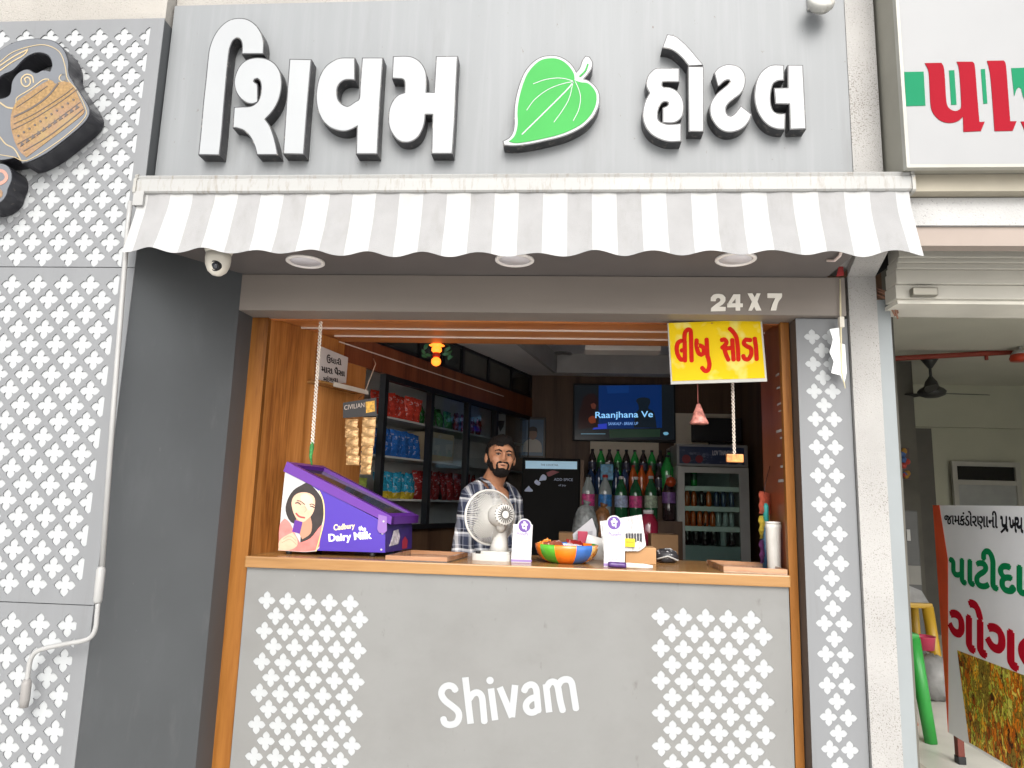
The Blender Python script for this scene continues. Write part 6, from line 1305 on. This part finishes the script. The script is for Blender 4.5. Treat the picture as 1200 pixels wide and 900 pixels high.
# local frame: origin between the feet, facing -Y; H puts the crown at the measured height
YM = .78; top = at(583, 512, YM); hc = at(587, 537, YM)
mx_, HT = hc.x, top.z-.2
man = thing('person', 'bearded man in a plaid shirt standing behind the desk fan', 'person', (mx_, YM, .2))
zc = HT-.118                                     # head centre
sh_z = HT-.30
HR = Matrix.Rotation(math.radians(15), 3, 'Z') @ Matrix.Rotation(math.radians(4), 3, 'Y') @ Matrix.Rotation(math.radians(-3), 3, 'X')
BR_ = Matrix.Rotation(math.radians(50), 3, 'Z')
HC = Vector((0, -.02, zc))
def hp_(x, y, z): return HC+HR @ Vector((x, y, z))          # head local: -Y front
def bp_(x, y, z): return BR_ @ Vector((x, y, z))+Vector((-.045, .03, 0))
head = [(HC+HR @ Vector((0, .012, .022)), (.078, .098, .092), 24, 16, HR), (hp_(0, -.030, -.025), (.062, .066, .082), 20, 14, HR), (hp_(0, -.045, -.072), (.048, .048, .042), 18, 12, HR), (hp_(0, -.05, -.035), (.058, .048, .06), 18, 12, HR),
        (hp_(0, -.062, .035), (.058, .026, .034), 16, 10, HR), (hp_(-.028, -.080, .024), (.024, .012, .009), 12, 8, HR), (hp_(.028, -.080, .024), (.024, .012, .009), 12, 8, HR),
        (hp_(0, -.098, .004), (.010, .013, .026), 12, 8, HR), (hp_(0, -.106, -.016), (.012, .014, .011), 12, 8, HR), (hp_(-.011, -.098, -.018), (.009, .010, .008), 10, 6, HR), (hp_(.011, -.098, -.018), (.009, .010, .008), 10, 6, HR),
        (hp_(-.04, -.072, -.018), (.022, .018, .024), 12, 8, HR), (hp_(.04, -.072, -.018), (.022, .018, .024), 12, 8, HR), (hp_(0, -.090, -.046), (.022, .010, .006), 12, 6, HR), (hp_(0, -.088, -.056), (.019, .010, .006), 12, 6, HR),
        (hp_(-.080, .012, -.008), (.010, .020, .032), 12, 10, HR), (hp_(.080, .012, -.008), (.010, .020, .032), 12, 10, HR)]
neck = chain([hp_(0, .02, -.06), bp_(0, .01, sh_z+.03)], [.058, .066])
chest = [(bp_(0, -.01, sh_z-.13), (.155, .10, .165), 22, 14, BR_), (bp_(0, .0, sh_z-.34), (.145, .105, .2), 22, 14, BR_), (bp_(0, .01, sh_z-.52), (.16, .115, .13), 20, 12, BR_)]
trap = chain([bp_(-.13, .012, sh_z-.055), bp_(0, .014, sh_z+.015), bp_(.13, .012, sh_z-.055)], [.030, .052, .030])
Ls, Le, Lw = bp_(-.172, .0, sh_z-.06), bp_(-.215, .0, sh_z-.335), bp_(-.12, -.20, sh_z-.44)      # his right arm, at the picture's left
Rs, Re, Rw = bp_(.172, .0, sh_z-.06), bp_(.205, .0, sh_z-.34), bp_(.11, -.20, sh_z-.45)
arms = chain([Ls, Le], [.052, .042])+chain([Le, Lw], [.040, .028])+chain([Rs, Re], [.052, .042])+chain([Re, Rw], [.040, .028])
legs = []
for s in (-1, 1):
    legs += chain([bp_(s*.085, .01, sh_z-.58), bp_(s*.10, .0, (sh_z-.58)*.52), bp_(s*.10, .015, .08)], [.085, .058, .04]) + chain([bp_(s*.10, .03, .035), bp_(s*.115, -.14, .028)], [.036, .028])
def hand(W, fwd, side):
    fwd = fwd.normalized(); up_h = Vector((0, 0, 1)); lat = fwd.cross(up_h).normalized(); out = [(W+fwd*.045, (.035, .035, .02), 14, 8)]
    for k, (o_, L) in enumerate(((-.030, .062), (-.010, .072), (.010, .068), (.029, .052))):
        a = W+fwd*.075+lat*o_; out += chain([a, a+fwd*L*.5+Vector((0, 0, -.006)), a+fwd*L*.85+Vector((0, 0, -.03))], [.0095, .009, .008], .6)
    a = W+fwd*.03+lat*side*.034; out += chain([a, a+fwd*.03+lat*side*.02+Vector((0, 0, -.006)), a+fwd*.055+lat*side*.022+Vector((0, 0, -.014))], [.011, .010, .009], .6)
    return out
hands = hand(Lw, Lw-Le, 1)+hand(Rw, Rw-Re, -1)
def at_origin(me, nm, parent=man, m=None):
    o = bpy.data.objects.new(nm, me); COL.objects.link(o); o.parent = parent; return o
body = at_origin(remesh(head+neck+chest+trap+arms+legs+hands, .0062, 'body', SKIN, 2), 'body')
# clothes: the same limbs, a little fuller
infl = lambda L, d: [(c, tuple(q+d for q in r), *rest) for c, r, *rest in L]
sleeve = chain([Ls, Le], [.060, .056])+chain([Le, Le.lerp(Lw, .82)], [.056, .042])+chain([Rs, Re], [.060, .056])+chain([Re, Re.lerp(Rw, .82)], [.056, .042])
shirt_me = remesh(infl(chest, .016)+chain([bp_(-.15, .01, sh_z-.035), bp_(-.06, .012, sh_z+.005)], [.062, .068])+chain([bp_(.15, .01, sh_z-.035), bp_(.06, .012, sh_z+.005)], [.062, .068])+sleeve, .012, 'shirt', PLAID, 3)
# open the neckline in a V
bm = bmesh.new(); bm.from_mesh(shirt_me); inv = BR_.inverted()
kill = []
for f in bm.faces:
    c = inv @ (f.calc_center_median()-Vector((-.045, .03, 0)))
    if c.y < .02 and c.z > sh_z-.17 and abs(c.x) < .012+.085*max(0, (c.z-(sh_z-.17))/.19): kill.append(f)
    elif c.z > sh_z+.03 and math.hypot(c.x, c.y-.015) < .075: kill.append(f)
bmesh.ops.delete(bm, geom=kill, context='FACES'); bm.to_mesh(shirt_me); bm.free()
from mathutils import noise as mnoise
for v in shirt_me.vertices:        # creases
    p = v.co; k = mnoise.noise(Vector((p.x*16, p.y*16, p.z*7)))*.5+mnoise.noise(Vector((p.x*34+p.z*22, p.y*34, p.z*20)))*.35
    v.co = p+v.normal*(.013*k)
shirt = at_origin(shirt_me, 'shirt')
for s in (-1, 1):      # collar leaves
    pl = [(s*.012, -.128, sh_z-.115), (s*.035, -.125, sh_z-.075), (s*.095, -.105, sh_z-.052), (s*.088, -.05, sh_z+.035), (s*.075, .03, sh_z+.062), (s*.064, .03, sh_z+.075), (s*.070, -.04, sh_z+.052), (s*.052, -.085, sh_z+.005)]
    P = [bp_(*q) for q in pl]; b = MB()
    n = len(P); out = (BR_ @ Vector((s*.4, -.9, .1))).normalized()*.004
    vs = P+[p-out for p in P]; fs = [(0, 1, 7), (1, 2, 7), (2, 3, 6, 7), (3, 4, 5, 6)]
    b.add(vs, fs+[tuple(i+n for i in f[::-1]) for f in fs]+[(i, i+n, (i+1) % n+n, (i+1) % n) for i in range(n)]); me = b.mesh('collar', PLAID); at_origin(me, 'collar')
tr = remesh(infl([x for x in legs if x[0].z > .12], .014)+infl([chest[2]], .018), .014, 'trousers', mat('dark_trousers', (.03, .032, .04), rough=.8), 2); at_origin(tr, 'trousers')
# hair, beard, brows, eyes follow the head
hair = [(hp_(0, .016, .030), (.0855, .1045, .1005), 30, 20, HR), (hp_(0, -.030, .098), (.052, .050, .030), 18, 12, HR), (hp_(.02, -.045, .096), (.034, .034, .024), 12, 8, HR), (hp_(0, .055, -.012), (.066, .058, .06), 16, 10, HR)]
hm = remesh(hair, .0055, 'hair', HAIR, 1)
bm = bmesh.new(); bm.from_mesh(hm); hi = HR.inverted(); kill = []
for v in bm.verts:
    q = hi @ (v.co-HC); ax_ = abs(q.x)
    line = .055+.010*math.sin(q.x*70)-.12*max(0, ax_-.050)*8 if q.y < -.018 else -.2
    burn = q.y < .030 and ax_ > .05 and q.z < (-.012 if q.y > -.035 else .03)
    if (q.y < -.030 and q.z < max(.030, line)) or burn and q.y < -.012 or (q.y < .030 and q.z < -.02) or q.z < -.078: kill.append(v)
bmesh.ops.delete(bm, geom=kill, context='VERTS'); bm.verts.ensure_lookup_table()
for v in bm.verts:
    n_ = mnoise.noise(Vector((v.co.x*90, v.co.y*40, v.co.z*90)))+.6*mnoise.noise(v.co*190); v.co += v.normal*.0035*n_
bm.to_mesh(hm); bm.free()
at_origin(hm, 'hair')
beard = [(hp_(0, -.052, -.082), (.0485, .042, .034), 18, 12, HR), (hp_(-.048, -.028, -.05), (.0165, .042, .032), 14, 10, HR), (hp_(.048, -.028, -.05), (.0165, .042, .032), 14, 10, HR), (hp_(-.063, .0, -.02), (.012, .026, .040), 12, 8, HR), (hp_(.063, .0, -.02), (.012, .026, .040), 12, 8, HR),
         (hp_(-.015, -.098, -.036), (.017, .008, .0055), 12, 8, HR), (hp_(.015, -.098, -.036), (.017, .008, .0055), 12, 8, HR), (hp_(-.031, -.088, -.054), (.0065, .009, .018), 10, 8, HR), (hp_(.031, -.088, -.054), (.0065, .009, .018), 10, 8, HR), (hp_(0, -.090, -.080), (.027, .011, .014), 12, 8, HR)]
bd = remesh(beard, .0050, 'beard', HAIR, 1)
for v in bd.vertices: v.co = v.co+v.normal*(.0028*(mnoise.noise(v.co*150)+.7*mnoise.noise(v.co*320)))
at_origin(bd, 'beard')
b = MB()
for s in (-1, 1): b.tube([hp_(s*.012, -.0925, .024), hp_(s*.028, -.0935, .031), hp_(s*.048, -.083, .026)], [.0035, .0045, .003], 6)
at_origin(b.mesh('eyebrows', HAIR), 'eyebrows')
EW = mat('eye_white', (.30, .26, .23), rough=.3); EI = mat('eye_dark', (.012, .008, .006), rough=.2)
for s in (-1, 1):
    b = MB(); c = hp_(s*.029, -.0845, .0075); b.ball(c, (.0125, .0065, .0055), 12, 8, HR); b.cur = 1; b.ball(hp_(s*.029-.001, -.0895, .0078), (.0062, .0032, .0052), 10, 6, HR); at_origin(b.mesh('eye', [EW, EI]), 'eye')
    b = MB(); b.tube([hp_(s*.016, -.0905, .0095), hp_(s*.029, -.0935, .0150), hp_(s*.043, -.0870, .0095)], .0026, 6); at_origin(b.mesh('eyelid', mat('eyelid_shade', (.10, .045, .028), rough=.5)), 'eyelid')
b = MB(); b.ball(hp_(0, -.0985, -.051), (.0145, .005, .0036), 12, 8, HR); at_origin(b.mesh('lips', mat('lip_brown', (.15, .055, .04), rough=.45)), 'lips')
b = MB(); pA = bp_(.10, -.125, sh_z-.19); b.tube([pA, pA+Vector((.004, 0, .06))], .004, 7); at_origin(b.mesh('pen', mat('pen_silver', (.5, .5, .45), rough=.3)), 'pen')
